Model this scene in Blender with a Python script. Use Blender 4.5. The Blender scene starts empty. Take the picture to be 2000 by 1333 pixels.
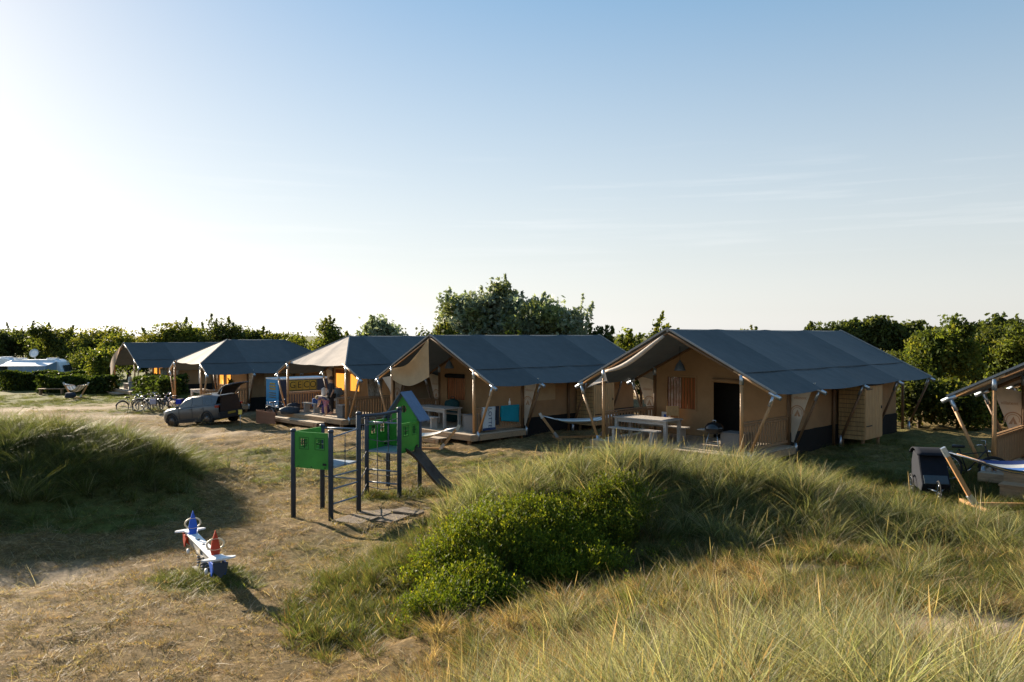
import bpy, bmesh, math, random
import numpy as np
from mathutils import Vector, Matrix, Euler
R = math.radians
SC = bpy.context.scene
COL = SC.collection
# ------------------------------------------------------------------ camera
SKY_GAMMA = 0.45
F_PX, HORIZON, EYE = 1556.0, 656.0, 4.4           # focal length and horizon row in the 2000 px photograph, eye height
cam_d = bpy.data.cameras.new('camera')
cam = bpy.data.objects.new('camera', cam_d); COL.objects.link(cam)
cam_d.sensor_width = 36.0; cam_d.lens = 36.0 * F_PX / 2000.0
cam_d.clip_start = 0.1; cam_d.clip_end = 12000
cam.location = (0, 0, EYE)
cam.rotation_euler = (R(90) - math.atan((666.5 - HORIZON) / F_PX), 0, 0)
SC.camera = cam
# ------------------------------------------------------------------ sky, sun, exposure
SUN_EL, SUN_AZ = 18.0, -44.5                      # degrees; azimuth from the view direction, negative to the left
w = bpy.data.worlds.new('World'); SC.world = w; w.use_nodes = True
nt = w.node_tree; nt.nodes.clear()
sky = nt.nodes.new('ShaderNodeTexSky'); sky.sky_type = 'NISHITA'; sky.sun_disc = False
sky.sun_elevation = R(SUN_EL); sky.sun_rotation = R(SUN_AZ)
sky.altitude = 0; sky.air_density = 1.0; sky.dust_density = 0.35; sky.ozone_density = 1.6
bg = nt.nodes.new('ShaderNodeBackground'); bg.inputs['Strength'].default_value = 0.118
out = nt.nodes.new('ShaderNodeOutputWorld')
# thin cirrus streaks low over the horizon
tc = nt.nodes.new('ShaderNodeTexCoord'); mp = nt.nodes.new('ShaderNodeMapping')
mp.inputs['Scale'].default_value = (1.6, 1.6, 34.0); mp.inputs['Rotation'].default_value = (R(1.2), R(-2.0), 0)
ns = nt.nodes.new('ShaderNodeTexNoise'); ns.inputs['Scale'].default_value = 2.3; ns.inputs['Detail'].default_value = 5
ns.inputs['Roughness'].default_value = 0.55
rp = nt.nodes.new('ShaderNodeValToRGB'); rp.color_ramp.elements[0].position = 0.53; rp.color_ramp.elements[1].position = 0.80
sx = nt.nodes.new('ShaderNodeSeparateXYZ')
rz = nt.nodes.new('ShaderNodeValToRGB'); cr = rz.color_ramp
cr.elements[0].position = 0.06; cr.elements[0].color = (0, 0, 0, 1)
cr.elements[1].position = 0.12; cr.elements[1].color = (1, 1, 1, 1)
e = cr.elements.new(0.17); e.color = (1, 1, 1, 1); e = cr.elements.new(0.24); e.color = (0, 0, 0, 1)
mu = nt.nodes.new('ShaderNodeMath'); mu.operation = 'MULTIPLY'
mu2 = nt.nodes.new('ShaderNodeMath'); mu2.operation = 'MULTIPLY'; mu2.inputs[1].default_value = 0.22
mx = nt.nodes.new('ShaderNodeMix'); mx.data_type = 'RGBA'; mx.blend_type = 'MIX'
L = nt.links.new
L(tc.outputs['Generated'], mp.inputs['Vector']); L(mp.outputs[0], ns.inputs['Vector']); L(ns.outputs['Fac'], rp.inputs[0])
L(tc.outputs['Generated'], sx.inputs[0]); L(sx.outputs['Z'], rz.inputs[0])
L(rp.outputs[0], mu.inputs[0]); L(rz.outputs[0], mu.inputs[1]); L(mu.outputs[0], mu2.inputs[0])
# sea haze: the sky pales and loses its colour towards the horizon, and the glow round the sun is softened
gam = nt.nodes.new('ShaderNodeGamma'); gam.inputs[1].default_value = SKY_GAMMA
hs = nt.nodes.new('ShaderNodeHueSaturation'); ab = nt.nodes.new('ShaderNodeMapRange')
ab.inputs[1].default_value = 0.0; ab.inputs[2].default_value = 0.42; ab.inputs[3].default_value = 0.22; ab.inputs[4].default_value = 1.9
L(sx.outputs['Z'], ab.inputs[0]); L(ab.outputs[0], hs.inputs['Saturation'])
L(sky.outputs[0], gam.inputs[0]); L(gam.outputs[0], hs.inputs['Color'])
L(mu2.outputs[0], mx.inputs['Factor']); L(hs.outputs[0], mx.inputs[6]); mx.inputs[7].default_value = (3.0, 3.0, 3.0, 1)
L(mx.outputs[2], bg.inputs['Color']); L(bg.outputs[0], out.inputs[0])
sun_d = bpy.data.lights.new('sun', 'SUN'); sun_d.energy = 5.0; sun_d.angle = R(0.5); sun_d.color = (1.0, 0.86, 0.68)
sun = bpy.data.objects.new('sun', sun_d); COL.objects.link(sun)
SUN_DIR = Vector((math.sin(R(SUN_AZ)) * math.cos(R(SUN_EL)), math.cos(R(SUN_AZ)) * math.cos(R(SUN_EL)), math.sin(R(SUN_EL))))
sun.rotation_euler = SUN_DIR.to_track_quat('Z', 'Y').to_euler(); sun.location = (-30, 30, 30)
vs = SC.view_settings; vs.view_transform = 'Standard'; vs.look = 'None'; vs.exposure = 1.68; vs.gamma = 1.0
SC.cycles.max_bounces = 5; SC.cycles.transparent_max_bounces = 12; SC.cycles.use_denoising = True
SC.cycles.sample_clamp_indirect = 6.0

# ------------------------------------------------------------------ helpers
def tag(o, label=None, cat=None, group=None, kind=None):
    if label: o['label'] = label
    if cat: o['category'] = cat
    if group: o['group'] = group
    if kind: o['kind'] = kind
    return o
def thing(name, label, cat, loc=(0, 0, 0), rotz=0.0, group=None):
    o = bpy.data.objects.new(name, None); COL.objects.link(o)
    o.empty_display_size = 0.2; o.location = loc; o.rotation_euler = (0, 0, rotz)
    return tag(o, label, cat, group)
def link(name, me, m=None, parent=None, smooth=False):
    o = bpy.data.objects.new(name, me); COL.objects.link(o)
    if m is not None and not me.materials: me.materials.append(m)
    if parent is not None: o.parent = parent
    return o
class MB:
    """collects shapes; build() links them as one mesh object"""
    def __init__(s): s.v = []; s.f = []; s.sm = []
    def add(s, vs, fs, smooth=False):
        b = len(s.v); s.v += [tuple(p) for p in vs]
        s.f += [tuple(i + b for i in f) for f in fs]; s.sm += [smooth] * len(fs); return s
    def box(s, c, size, rot=None):
        hx, hy, hz = size[0] / 2, size[1] / 2, size[2] / 2
        P = [Vector((x, y, z)) for x in (-hx, hx) for y in (-hy, hy) for z in (-hz, hz)]
        if rot is not None: P = [rot @ p for p in P]
        c = Vector(c)
        return s.add([p + c for p in P], [(0, 1, 3, 2), (4, 6, 7, 5), (0, 4, 5, 1), (2, 3, 7, 6), (0, 2, 6, 4), (1, 5, 7, 3)])
    def bar(s, a, b, wdt, hgt, up=(0, 0, 1)):
        a, b = Vector(a), Vector(b); d = b - a; l = d.length; d.normalize()
        x = d.cross(Vector(up))
        if x.length < 1e-4: x = d.cross(Vector((1, 0, 0)))
        x.normalize(); z = x.cross(d)
        M = Matrix((x, d, z)).transposed()
        return s.box((a + b) / 2, (wdt, l, hgt), M)
    def tube(s, pts, r, n=8, cap=True, closed=False):
        pts = [Vector(p) for p in pts]; m = len(pts)
        rs = r if isinstance(r, (list, tuple)) else [r] * m
        V = []; ref = None
        for i, p in enumerate(pts):
            if closed: d = pts[(i + 1) % m] - pts[i - 1]
            else: d = pts[min(i + 1, m - 1)] - pts[max(i - 1, 0)]
            d.normalize()
            if ref is None:
                ref = Vector((0, 0, 1)) if abs(d.z) < 0.9 else Vector((1, 0, 0))
            x = ref - d * ref.dot(d)
            if x.length < 1e-4: x = d.orthogonal()
            x.normalize(); ref = x; y = d.cross(x)
            for k in range(n):
                a = 2 * math.pi * k / n
                V.append(p + x * (rs[i] * math.cos(a)) + y * (rs[i] * math.sin(a)))
        Fc = []
        for i in range(m if closed else m - 1):
            j = (i + 1) % m
            for k in range(n):
                Fc.append((i * n + k, i * n + (k + 1) % n, j * n + (k + 1) % n, j * n + k))
        s.add(V, Fc, True)
        if cap and not closed:
            b = len(s.v) - m * n
            s.f.append(tuple(b + k for k in reversed(range(n)))); s.sm.append(False)
            s.f.append(tuple(b + (m - 1) * n + k for k in range(n))); s.sm.append(False)
        return s
    def lathe(s, prof, c=(0, 0, 0), n=16, rot=None):
        V = []; c = Vector(c)
        for (r, z) in prof:
            for k in range(n):
                a = 2 * math.pi * k / n; p = Vector((r * math.cos(a), r * math.sin(a), z))
                V.append((rot @ p if rot is not None else p) + c)
        Fc = [(i * n + k, i * n + (k + 1) % n, (i + 1) * n + (k + 1) % n, (i + 1) * n + k) for i in range(len(prof) - 1) for k in range(n)]
        return s.add(V, Fc, True)
    def grid(s, fn, nu, nv, smooth=True):
        V = [fn(i / nu, j / nv) for i in range(nu + 1) for j in range(nv + 1)]
        Fc = [(i * (nv + 1) + j, (i + 1) * (nv + 1) + j, (i + 1) * (nv + 1) + j + 1, i * (nv + 1) + j + 1) for i in range(nu) for j in range(nv)]
        return s.add(V, Fc, smooth)
    def prism(s, poly, d, axis='y', off=0.0):
        """poly of 2D points extruded by d along axis"""
        n = len(poly)
        def mk(p, t):
            return {'x': (t, p[0], p[1]), 'y': (p[0], t, p[1]), 'z': (p[0], p[1], t)}[axis]
        V = [mk(p, off) for p in poly] + [mk(p, off + d) for p in poly]
        Fc = [tuple(range(n)), tuple(reversed(range(n, 2 * n)))] + [(i, n + i, n + (i + 1) % n, (i + 1) % n) for i in range(n)]
        return s.add(V, Fc)
    def mesh(s, name):
        me = bpy.data.meshes.new(name); me.from_pydata(s.v, [], s.f)
        me.polygons.foreach_set('use_smooth', s.sm); me.update(); return me
    def build(s, name, m, parent=None, solid=0.0, bevel=0.0):
        o = link(name, s.mesh(name), m, parent)
        if solid:
            md = o.modifiers.new('solid', 'SOLIDIFY'); md.thickness = solid; md.offset = 0
        if bevel:
            md = o.modifiers.new('bevel', 'BEVEL'); md.width = bevel; md.segments = 2; md.limit_method = 'ANGLE'
        return o
def copy_tree(o, parent=None):
    c = o.copy(); COL.objects.link(c)
    if parent is not None: c.parent = parent
    for ch in list(o.children): copy_tree(ch, c)
    return c
def text_mesh(txt, size, name='lettering'):
    cu = bpy.data.curves.new(name, 'FONT'); cu.body = txt; cu.size = size; cu.align_x = 'CENTER'; cu.align_y = 'CENTER'; cu.resolution_u = 3
    o = bpy.data.objects.new(name, cu); COL.objects.link(o)
    bpy.context.view_layer.update()
    me = bpy.data.meshes.new_from_object(o.evaluated_get(bpy.context.evaluated_depsgraph_get()))
    COL.objects.unlink(o); bpy.data.objects.remove(o); return me

# ------------------------------------------------------------------ materials
MATS = {}
def mat(name, col, rough=0.8, var=0.15, scale=6.0, bump=0.0, bscale=60.0, metal=0.0, trans=0.0, spec=0.3, stretch=None, col2=None, emit=0.0):
    if name in MATS: return MATS[name]
    m = bpy.data.materials.new(name); m.use_nodes = True; n = m.node_tree; b = n.nodes['Principled BSDF']; K = n.links.new
    b.inputs['Roughness'].default_value = rough; b.inputs['Metallic'].default_value = metal
    b.inputs['Specular IOR Level'].default_value = spec
    t = n.nodes.new('ShaderNodeTexCoord'); mpn = n.nodes.new('ShaderNodeMapping')
    if stretch: mpn.inputs['Scale'].default_value = stretch
    K(t.outputs['Object'], mpn.inputs[0])
    no = n.nodes.new('ShaderNodeTexNoise'); no.inputs['Scale'].default_value = scale; no.inputs['Detail'].default_value = 6; no.inputs['Roughness'].default_value = 0.65
    K(mpn.outputs[0], no.inputs['Vector'])
    rp = n.nodes.new('ShaderNodeValToRGB'); e0, e1 = rp.color_ramp.elements
    e0.position = 0.3; e1.position = 0.7
    c2 = col2 if col2 else tuple(min(1, c * (1 + var)) for c in col)
    e0.color = (*[c * (1 - var) for c in col], 1); e1.color = (*c2, 1)
    K(no.outputs['Fac'], rp.inputs[0]); K(rp.outputs[0], b.inputs['Base Color'])
    if emit:
        K(rp.outputs[0], b.inputs['Emission Color']); b.inputs['Emission Strength'].default_value = emit
    if bump:
        n2 = n.nodes.new('ShaderNodeTexNoise'); n2.inputs['Scale'].default_value = bscale; n2.inputs['Detail'].default_value = 3
        K(mpn.outputs[0], n2.inputs['Vector'])
        bp = n.nodes.new('ShaderNodeBump'); bp.inputs['Strength'].default_value = bump; bp.inputs['Distance'].default_value = 0.02
        K(n2.outputs['Fac'], bp.inputs['Height']); K(bp.outputs[0], b.inputs['Normal'])
    if trans:
        tr = n.nodes.new('ShaderNodeBsdfTranslucent'); K(rp.outputs[0], tr.inputs['Color'])
        ms = n.nodes.new('ShaderNodeMixShader'); ms.inputs[0].default_value = trans
        K(b.outputs[0], ms.inputs[1]); K(tr.outputs[0], ms.inputs[2]); K(ms.outputs[0], n.nodes['Material Output'].inputs[0])
    MATS[name] = m; return m
def foliage_mat(name, trans=0.45, rough=0.55, hue=0.03, val=0.25, spec=0.3, tint=(1.25, 1.15, 0.5)):
    """colour comes from the point colour layer 'Col' of each leaf or blade, varied a little from plant to plant"""
    m = bpy.data.materials.new(name); m.use_nodes = True; n = m.node_tree; b = n.nodes['Principled BSDF']; K = n.links.new
    a = n.nodes.new('ShaderNodeAttribute'); a.attribute_name = 'Col'
    oi = n.nodes.new('ShaderNodeObjectInfo')
    hv = n.nodes.new('ShaderNodeHueSaturation')
    m1 = n.nodes.new('ShaderNodeMapRange'); m1.inputs[3].default_value = 0.5 - hue; m1.inputs[4].default_value = 0.5 + hue
    m2 = n.nodes.new('ShaderNodeMapRange'); m2.inputs[3].default_value = 1 - val; m2.inputs[4].default_value = 1 + val
    mm = n.nodes.new('ShaderNodeMath'); mm.operation = 'MULTIPLY'; mm.inputs[1].default_value = 7.31
    mf = n.nodes.new('ShaderNodeMath'); mf.operation = 'FRACT'
    K(oi.outputs['Random'], m1.inputs[0]); K(oi.outputs['Random'], mm.inputs[0]); K(mm.outputs[0], mf.inputs[0]); K(mf.outputs[0], m2.inputs[0])
    K(a.outputs['Color'], hv.inputs['Color']); K(m1.outputs[0], hv.inputs['Hue']); K(m2.outputs[0], hv.inputs['Value'])
    K(hv.outputs[0], b.inputs['Base Color']); b.inputs['Roughness'].default_value = rough; b.inputs['Specular IOR Level'].default_value = spec
    tr = n.nodes.new('ShaderNodeBsdfTranslucent'); mt = n.nodes.new('ShaderNodeMix'); mt.data_type = 'RGBA'; mt.blend_type = 'MULTIPLY'
    mt.inputs['Factor'].default_value = 1; K(hv.outputs[0], mt.inputs[6]); mt.inputs[7].default_value = (*tint, 1)
    K(mt.outputs[2], tr.inputs['Color'])
    ms = n.nodes.new('ShaderNodeMixShader'); ms.inputs[0].default_value = trans
    K(b.outputs[0], ms.inputs[1]); K(tr.outputs[0], ms.inputs[2]); K(ms.outputs[0], n.nodes['Material Output'].inputs[0])
    return m
def set_col(me, cols):
    """cols: one rgb per vertex"""
    at = me.color_attributes.new('Col', 'FLOAT_COLOR', 'POINT')
    c = np.ones((len(me.vertices), 4), np.float32); c[:, :3] = cols
    at.data.foreach_set('color', c.ravel())
# ------------------------------------------------------------------ terrain: dunes, playground hollow, tent field
def px(x_, y_, d):                                   # pixel + distance -> point
    return ((x_ - 1000) / F_PX * d, d, EYE - (y_ - HORIZON) / F_PX * d)
CTRL = [(-9, 13, 0), (-5.4, 14, .05), (-8, 10, .1), (-4.2, 10.2, .1), (-6, 18, 0), (-4, 19, 0), (-2.6, 21, .03), (-4, 23, .12), (-1, 24, .3), (2, 26.5, .48),
        (-7, 24, .1), (-7, 28, .3), (-5, 30, .28), (-7.5, 33, .28), (-11, 35, .12), (-12, 30, .15), (-17.3, 40.3, -.12), (-15, 39, .05), (-19, 46, 0),
        (-24, 40, -.08), (-30, 62, -.2), (-45, 60, -.3), (-30, 45, -.12), (-40, 90, -.5), (-70, 90, -.6), (-15, 60, 0), (-60, 50, -.3),
        (3, 28, .5), (5, 24, .5), (8, 22.3, .52), (12, 31, .55), (15, 27, .58), (9.3, 19, .56), (12, 20, .6), (15, 24, .6), (13, 16.5, .62), (10, 16.6, .6),
        (-5, 33, .3), (-2, 29, .32), (3, 37, .4), (-11, 39, .2), (-6, 35, .28), (-4, 45, .3), (0, 80, .2), (30, 60, .4), (60, 60, .2), (40, 30, .5), (30, 100, -.2), (-10, 110, -.4),
        # middle mound
        (-1.4, 16.5, .72), (-.3, 17, 1.08), (2, 17.4, 1.52), (3.6, 17.4, 1.52), (4.9, 17, 1.34), (6.4, 16.3, 1.02), (7.8, 15.6, .76), (9, 14.6, .70),
        (.3, 15.4, 1.05), (2.2, 15.6, 1.34), (-1.4, 14.6, .55), (.2, 14.0, .62), (1.5, 13.6, .26), (2.8, 13.7, .46), (4.4, 14.1, .66), (4.2, 15.6, .98), (6.3, 13.4, .68), (8.5, 12.6, .78), (.5, 20.2, .55), (4, 20.5, .6),
        (-2.3, 11.6, .03), (-3.0, 13, .02), (-3.0, 15.4, 0), (-2.4, 18, .04), (-1.4, 20, .18), (-.9, 12.2, .16), (.4, 12.5, .18), (-.6, 10.6, .35), (1.4, 11, .74), (2.8, 10.6, .9), (3.6, 12.4, .72), (4.6, 11.6, .88),
        (5.8, 9.6, 1.05), (4.1, 8, 1.38), (7.5, 9, 1.1), (9, 8, 1.25), (12, 12, .9), (16, 14, .7),
        # dune under the camera
        (3.8, 6.3, 1.66), (2.4, 6, 1.8), (.5, 6.2, 1.5), (-1, 7.3, .75), (-2, 8.2, .38), (-4, 8, .15), (-3, 5, .8), (-6, 5, .35), (0, 3, 2.3), (2, 3, 2.5), (0, 0, 2.75), (4, 2, 2.6), (7, 6, 1.7), (0, -6, 2.6), (-10, -4, 1.2), (12, -4, 2.2), (14, 5, 1.6),
        # dune on the left
        (-11.6, 21, 1.72), (-13.5, 20.6, 1.85), (-16, 21, 1.8), (-9.9, 21.8, 1.15), (-9.2, 22.3, .66), (-20, 22, 1.7), (-26, 20, 1.3), (-10.2, 18.2, .35), (-9.0, 19.2, .12), (-8.4, 21.6, .1), (-8.4, 23.8, .12),
        (-12.4, 17, .45), (-11, 15.6, .03), (-15, 14.8, .2), (-20, 15, .5), (-16, 10, .1), (-12, 26, .2), (-18, 28, .05), (-25, 28, .05), (-14, 24, .7)]
CTRL = np.array(CTRL, float)
_C = 1.3
def _phi(r2): return np.sqrt(r2 + _C * _C)
def _solve():
    P = CTRL[:, :2]; n = len(P)
    A = _phi(((P[:, None] - P[None]) ** 2).sum(-1)) + np.eye(n) * -0.02
    Q = np.hstack([np.ones((n, 1)), P])
    M = np.block([[A, Q], [Q.T, np.zeros((3, 3))]])
    return np.linalg.solve(M, np.concatenate([CTRL[:, 2], np.zeros(3)]))
_W = _solve()
_rs = np.random.RandomState(5)
_WAV = [(_rs.uniform(0, 2 * np.pi), 2 * np.pi / l, _rs.uniform(0, 6.28), a) for l, a, k in ((3.1, .03, 3), (1.7, .022, 4), (.9, .013, 5), (.5, .008, 5)) for _ in range(k)]
def H(x, y):
    x = np.atleast_1d(np.asarray(x, float)); y = np.atleast_1d(np.asarray(y, float)); shp = x.shape; x = x.ravel(); y = y.ravel()
    z = np.empty(len(x)); n = len(CTRL)
    for i in range(0, len(x), 20000):
        a, b = x[i:i + 20000], y[i:i + 20000]
        r2 = (a[:, None] - CTRL[None, :, 0]) ** 2 + (b[:, None] - CTRL[None, :, 1]) ** 2
        z[i:i + 20000] = _phi(r2) @ _W[:n] + _W[n] + _W[n + 1] * a + _W[n + 2] * b
    d = np.hypot(x, y - 30); t = np.clip((d - 55) / 50, 0, 1); t = t * t * (3 - 2 * t)
    z = z * (1 - t) + (-.5) * t
    lawn = 1 - .65 / (1 + np.exp(np.clip((x + 2.2) * 2.5, -30, 30))) * (y < 26) * (x > -8.5)
    for th, k, ph, am in _WAV: z += am * np.sin(k * (x * np.cos(th) + y * np.sin(th)) + ph) * (1 - .7 * t) * lawn
    return z.reshape(shp)
def h(x, y): return float(H(x, y)[0])
def project(x, y, z): return 1000 + F_PX * x / y, HORIZON + F_PX * (EYE - z) / y
def in_poly(X, Y, poly):
    ins = np.zeros(X.shape, bool); n = len(poly)
    for i in range(n):
        x1, y1 = poly[i]; x2, y2 = poly[(i + 1) % n]
        c = ((y1 > Y) != (y2 > Y)) & (X < (x2 - x1) * (Y - y1) / (y2 - y1 + 1e-12) + x1)
        ins ^= c
    return ins
_vn = np.random.RandomState(11).rand(256, 256)
def vnoise(x, y):
    xi = np.floor(x).astype(int); yi = np.floor(y).astype(int); fx = x - xi; fy = y - yi
    fx = fx * fx * (3 - 2 * fx); fy = fy * fy * (3 - 2 * fy); g = lambda a, b: _vn[a % 256, b % 256]
    return (g(xi, yi) * (1 - fx) + g(xi + 1, yi) * fx) * (1 - fy) + (g(xi, yi + 1) * (1 - fx) + g(xi + 1, yi + 1) * fx) * fy
def fbm(x, y, o=4):
    s = 0; a = .5
    for k in range(o): s = s + a * vnoise(x * 2 ** k + 17 * k, y * 2 ** k + 5 * k); a /= 2
    return s
def axis(core0, core1, step, far):
    a = list(np.arange(core0, core1 + 1e-6, step)); s = step; p = core1
    while p < far: s *= 1.18; p += s; a.append(p)
    s = step; p = core0; b = []
    while p > -far: s *= 1.18; p -= s; b.append(p)
    return np.array(b[::-1] + a)
gx = axis(-17, 17, .17, 6000); gy = axis(2, 32, .17, 6000)
GX, GY = np.meshgrid(gx, gy, indexing='ij'); GZ = H(GX, GY)
me = bpy.data.meshes.new('ground'); nxg, nyg = GX.shape
idx = np.arange(nxg * nyg).reshape(nxg, nyg)
faces = np.stack([idx[:-1, :-1], idx[1:, :-1], idx[1:, 1:], idx[:-1, 1:]], -1).reshape(-1, 4)
me.from_pydata(np.stack([GX, GY, GZ], -1).reshape(-1, 3).tolist(), [], faces.tolist())
me.polygons.foreach_set('use_smooth', [True] * len(me.polygons))
# where the soil is bare sand and where the turf is green
X, Y = GX.ravel(), GY.ravel()
def blob(x, y, cx, cy, rx, ry, rot=0):
    c, s = math.cos(rot), math.sin(rot); a = ((x - cx) * c + (y - cy) * s) / rx; b = (-(x - cx) * s + (y - cy) * c) / ry
    return np.clip(1.3 - np.hypot(a, b), 0, 1)
def sand_mask(x, y):
    n = fbm(x * .6, y * .6)
    m = np.maximum.reduce([blob(x, y, -28, 50, 9, 2.2, .15), blob(x, y, -20, 44, 8, 1.2, .1), blob(x, y, 6.2, 8.3, 3.2, .9, -.1) * .85, blob(x, y, 4.6, 12, 1.0, .6) * .6,
                           blob(x, y, 9.5, 8.6, 3, .6) * .6, blob(x, y, -8.5, 14.6, 2.6, 1.0, .3) * .5, blob(x, y, -13, 35, 7, 1.5) * .5, blob(x, y, -6.3, 8.9, 2.5, .6) * .6])
    return np.clip(m * (n * 2.6 - .35), 0, 1)
def green_mask(x, y):
    n = fbm(x * .35 + 9, y * .35)
    g = np.clip((np.hypot(x + 34, y - 58) < 17) * 1.0, 0, 1)
    m = np.maximum.reduce([blob(x, y, -31, 57, 16, 6, .1), blob(x, y, -20, 47.5, 6, 2.2), blob(x, y, -45, 62, 12, 8), blob(x, y, -1.6, 25, 3, 1.5) * .6, blob(x, y, -6.6, 25.5, 2.0, 2.4, .4) * .75, blob(x, y, -8.6, 28, 2.2, 1.4) * .6, blob(x, y, -4.5, 27.5, 2.4, .9) * .6, blob(x, y, -3.4, 21.6, 2.2, .7) * .75, blob(x, y, -5.5, 14.2, .9, .8), blob(x, y, 12, 26, 8, 12) * .6,
                           (y > 70) * .9, blob(x, y, 8, 11, 4, 1.6) * .7, blob(x, y, 1, 16, 5, 3) * .8, (np.hypot(x + 14, (y - 20) * 1.6) < 6) * .8])
    return np.clip(m * (n * 2.2 + .1), 0, 1)
cl = np.zeros((len(X), 4), np.float32); cl[:, 0] = sand_mask(X, Y); cl[:, 1] = green_mask(X, Y); cl[:, 3] = 1
at = me.color_attributes.new('Soil', 'FLOAT_COLOR', 'POINT'); at.data.foreach_set('color', cl.ravel())
gm = bpy.data.materials.new('dry turf and sand'); gm.use_nodes = True; n = gm.node_tree; b = n.nodes['Principled BSDF']; K = n.links.new
b.inputs['Roughness'].default_value = .95; b.inputs['Specular IOR Level'].default_value = .1
tco = n.nodes.new('ShaderNodeTexCoord')
def _noise(sc, det=5, ro=.6, st=None):
    q = n.nodes.new('ShaderNodeTexNoise'); q.inputs['Scale'].default_value = sc; q.inputs['Detail'].default_value = det; q.inputs['Roughness'].default_value = ro
    if st:
        mpp = n.nodes.new('ShaderNodeMapping'); mpp.inputs['Scale'].default_value = st; K(tco.outputs['Object'], mpp.inputs[0]); K(mpp.outputs[0], q.inputs['Vector'])
    else: K(tco.outputs['Object'], q.inputs['Vector'])
    return q
def _ramp(src, stops):
    r_ = n.nodes.new('ShaderNodeValToRGB'); el = r_.color_ramp.elements
    while len(el) < len(stops): el.new(.5)
    for q, (p, c) in zip(el, stops): q.position = p; q.color = (*c, 1)
    K(src, r_.inputs[0]); return r_
def _mix(f, a, bb):
    q = n.nodes.new('ShaderNodeMix'); q.data_type = 'RGBA'
    K(f, q.inputs['Factor'])
    for s_, v in ((6, a), (7, bb)):
        if hasattr(v, 'is_linked') or hasattr(v, 'links'): K(v, q.inputs[s_])
        else: q.inputs[s_].default_value = (*v, 1)
    return q.outputs[2]
n1 = _noise(.55, 6); n2 = _noise(9, 8, .75); n3 = _noise(2.6, 5, .65)
straw = _ramp(n2.outputs['Fac'], [(.32, (.07, .045, .019)), (.5, (.20, .13, .053)), (.7, (.42, .30, .15))])
brown = _ramp(n2.outputs['Fac'], [(.3, (.065, .046, .02)), (.55, (.145, .10, .042)), (.75, (.27, .195, .095))])
f1 = _ramp(n3.outputs['Fac'], [(.40, (0, 0, 0)), (.58, (1, 1, 1))])
c1 = _mix(f1.outputs[0], straw.outputs[0], brown.outputs[0])
sandc = _ramp(n2.outputs['Fac'], [(.3, (.28, .21, .135)), (.7, (.45, .355, .25))])
grn = _ramp(n2.outputs['Fac'], [(.3, (.055, .065, .018)), (.7, (.15, .16, .045))])
ca = n.nodes.new('ShaderNodeAttribute'); ca.attribute_name = 'Soil'; sp = n.nodes.new('ShaderNodeSeparateColor'); K(ca.outputs['Color'], sp.inputs[0])
c2 = _mix(sp.outputs[1], c1, grn.outputs[0]); c3 = _mix(sp.outputs[0], c2, sandc.outputs[0])
K(c3, b.inputs['Base Color'])
nb = _noise(22, 8, .75); bp = n.nodes.new('ShaderNodeBump'); bp.inputs['Strength'].default_value = .9; bp.inputs['Distance'].default_value = .05
K(nb.outputs['Fac'], bp.inputs['Height']); K(bp.outputs[0], b.inputs['Normal'])
ground = link('ground', me, gm); tag(ground, kind='structure')
# ------------------------------------------------------------------ grasses: tuft models scattered over the terrain
rng = np.random.RandomState(3)
M_GRASS = foliage_mat('grass blades', trans=.55, hue=.02, val=.3, tint=(1.05, 1.05, .66))
def lerp3(a, b, t): return np.array(a) * (1 - t) + np.array(b) * t
def tuft(name, nbl, hgt, rad, width, lean, curl, cols, seed, seg=4, heads=0, wind=(0, 0)):
    rs = np.random.RandomState(seed); V = []; Fc = []; C = []
    for i in range(nbl):
        a = rs.uniform(0, 6.283); r0 = rad * math.sqrt(rs.rand()); bx, by = r0 * math.cos(a), r0 * math.sin(a)
        hh = hgt * rs.uniform(.45, 1.1); da = a + rs.normal(0, .7); ln = lean * rs.uniform(.2, 1.4); cu = curl * rs.uniform(.3, 1.6)
        dx, dy = math.cos(da) + wind[0], math.sin(da) + wind[1]
        sa = rs.uniform(0, 6.283); wx, wy = math.cos(sa), math.sin(sa); wd = width * rs.uniform(.7, 1.3)
        c = lerp3(cols[rs.randint(len(cols))], cols[rs.randint(len(cols))], rs.rand()) * rs.uniform(.75, 1.25)
        b0 = len(V); head = i < heads
        if head: hh = hgt * rs.uniform(1.1, 1.3); ln *= .4; cu *= .25
        for s in range(seg + 1):
            t = s / seg; q = ln * t + cu * t * t
            x = bx + dx * q * hh; y = by + dy * q * hh; z = hh * (t - .25 * cu * t * t) - .02
            ww = wd * (1 - t) ** .7 * .5 + .0004
            if head: ww = .0016 if t < .75 else (.0055 if t < .99 else .0015)
            cc = c * (.85 + .2 * t) if not head else (c if t < .7 else np.array((.36, .27, .14)))  # root shade put into the blade colour, slightly darker at the base
            V += [(x - wx * ww, y - wy * ww, z), (x + wx * ww, y + wy * ww, z)]; C += [cc, cc]
        for s in range(seg):
            k = b0 + 2 * s; Fc.append((k, k + 1, k + 3, k + 2))
    me = bpy.data.meshes.new(name); me.from_pydata(V, [], Fc); set_col(me, np.array(C))
    me.polygons.foreach_set('use_smooth', [True] * len(Fc)); me.materials.append(M_GRASS)
    return bpy.data.objects.new(name, me)
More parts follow.
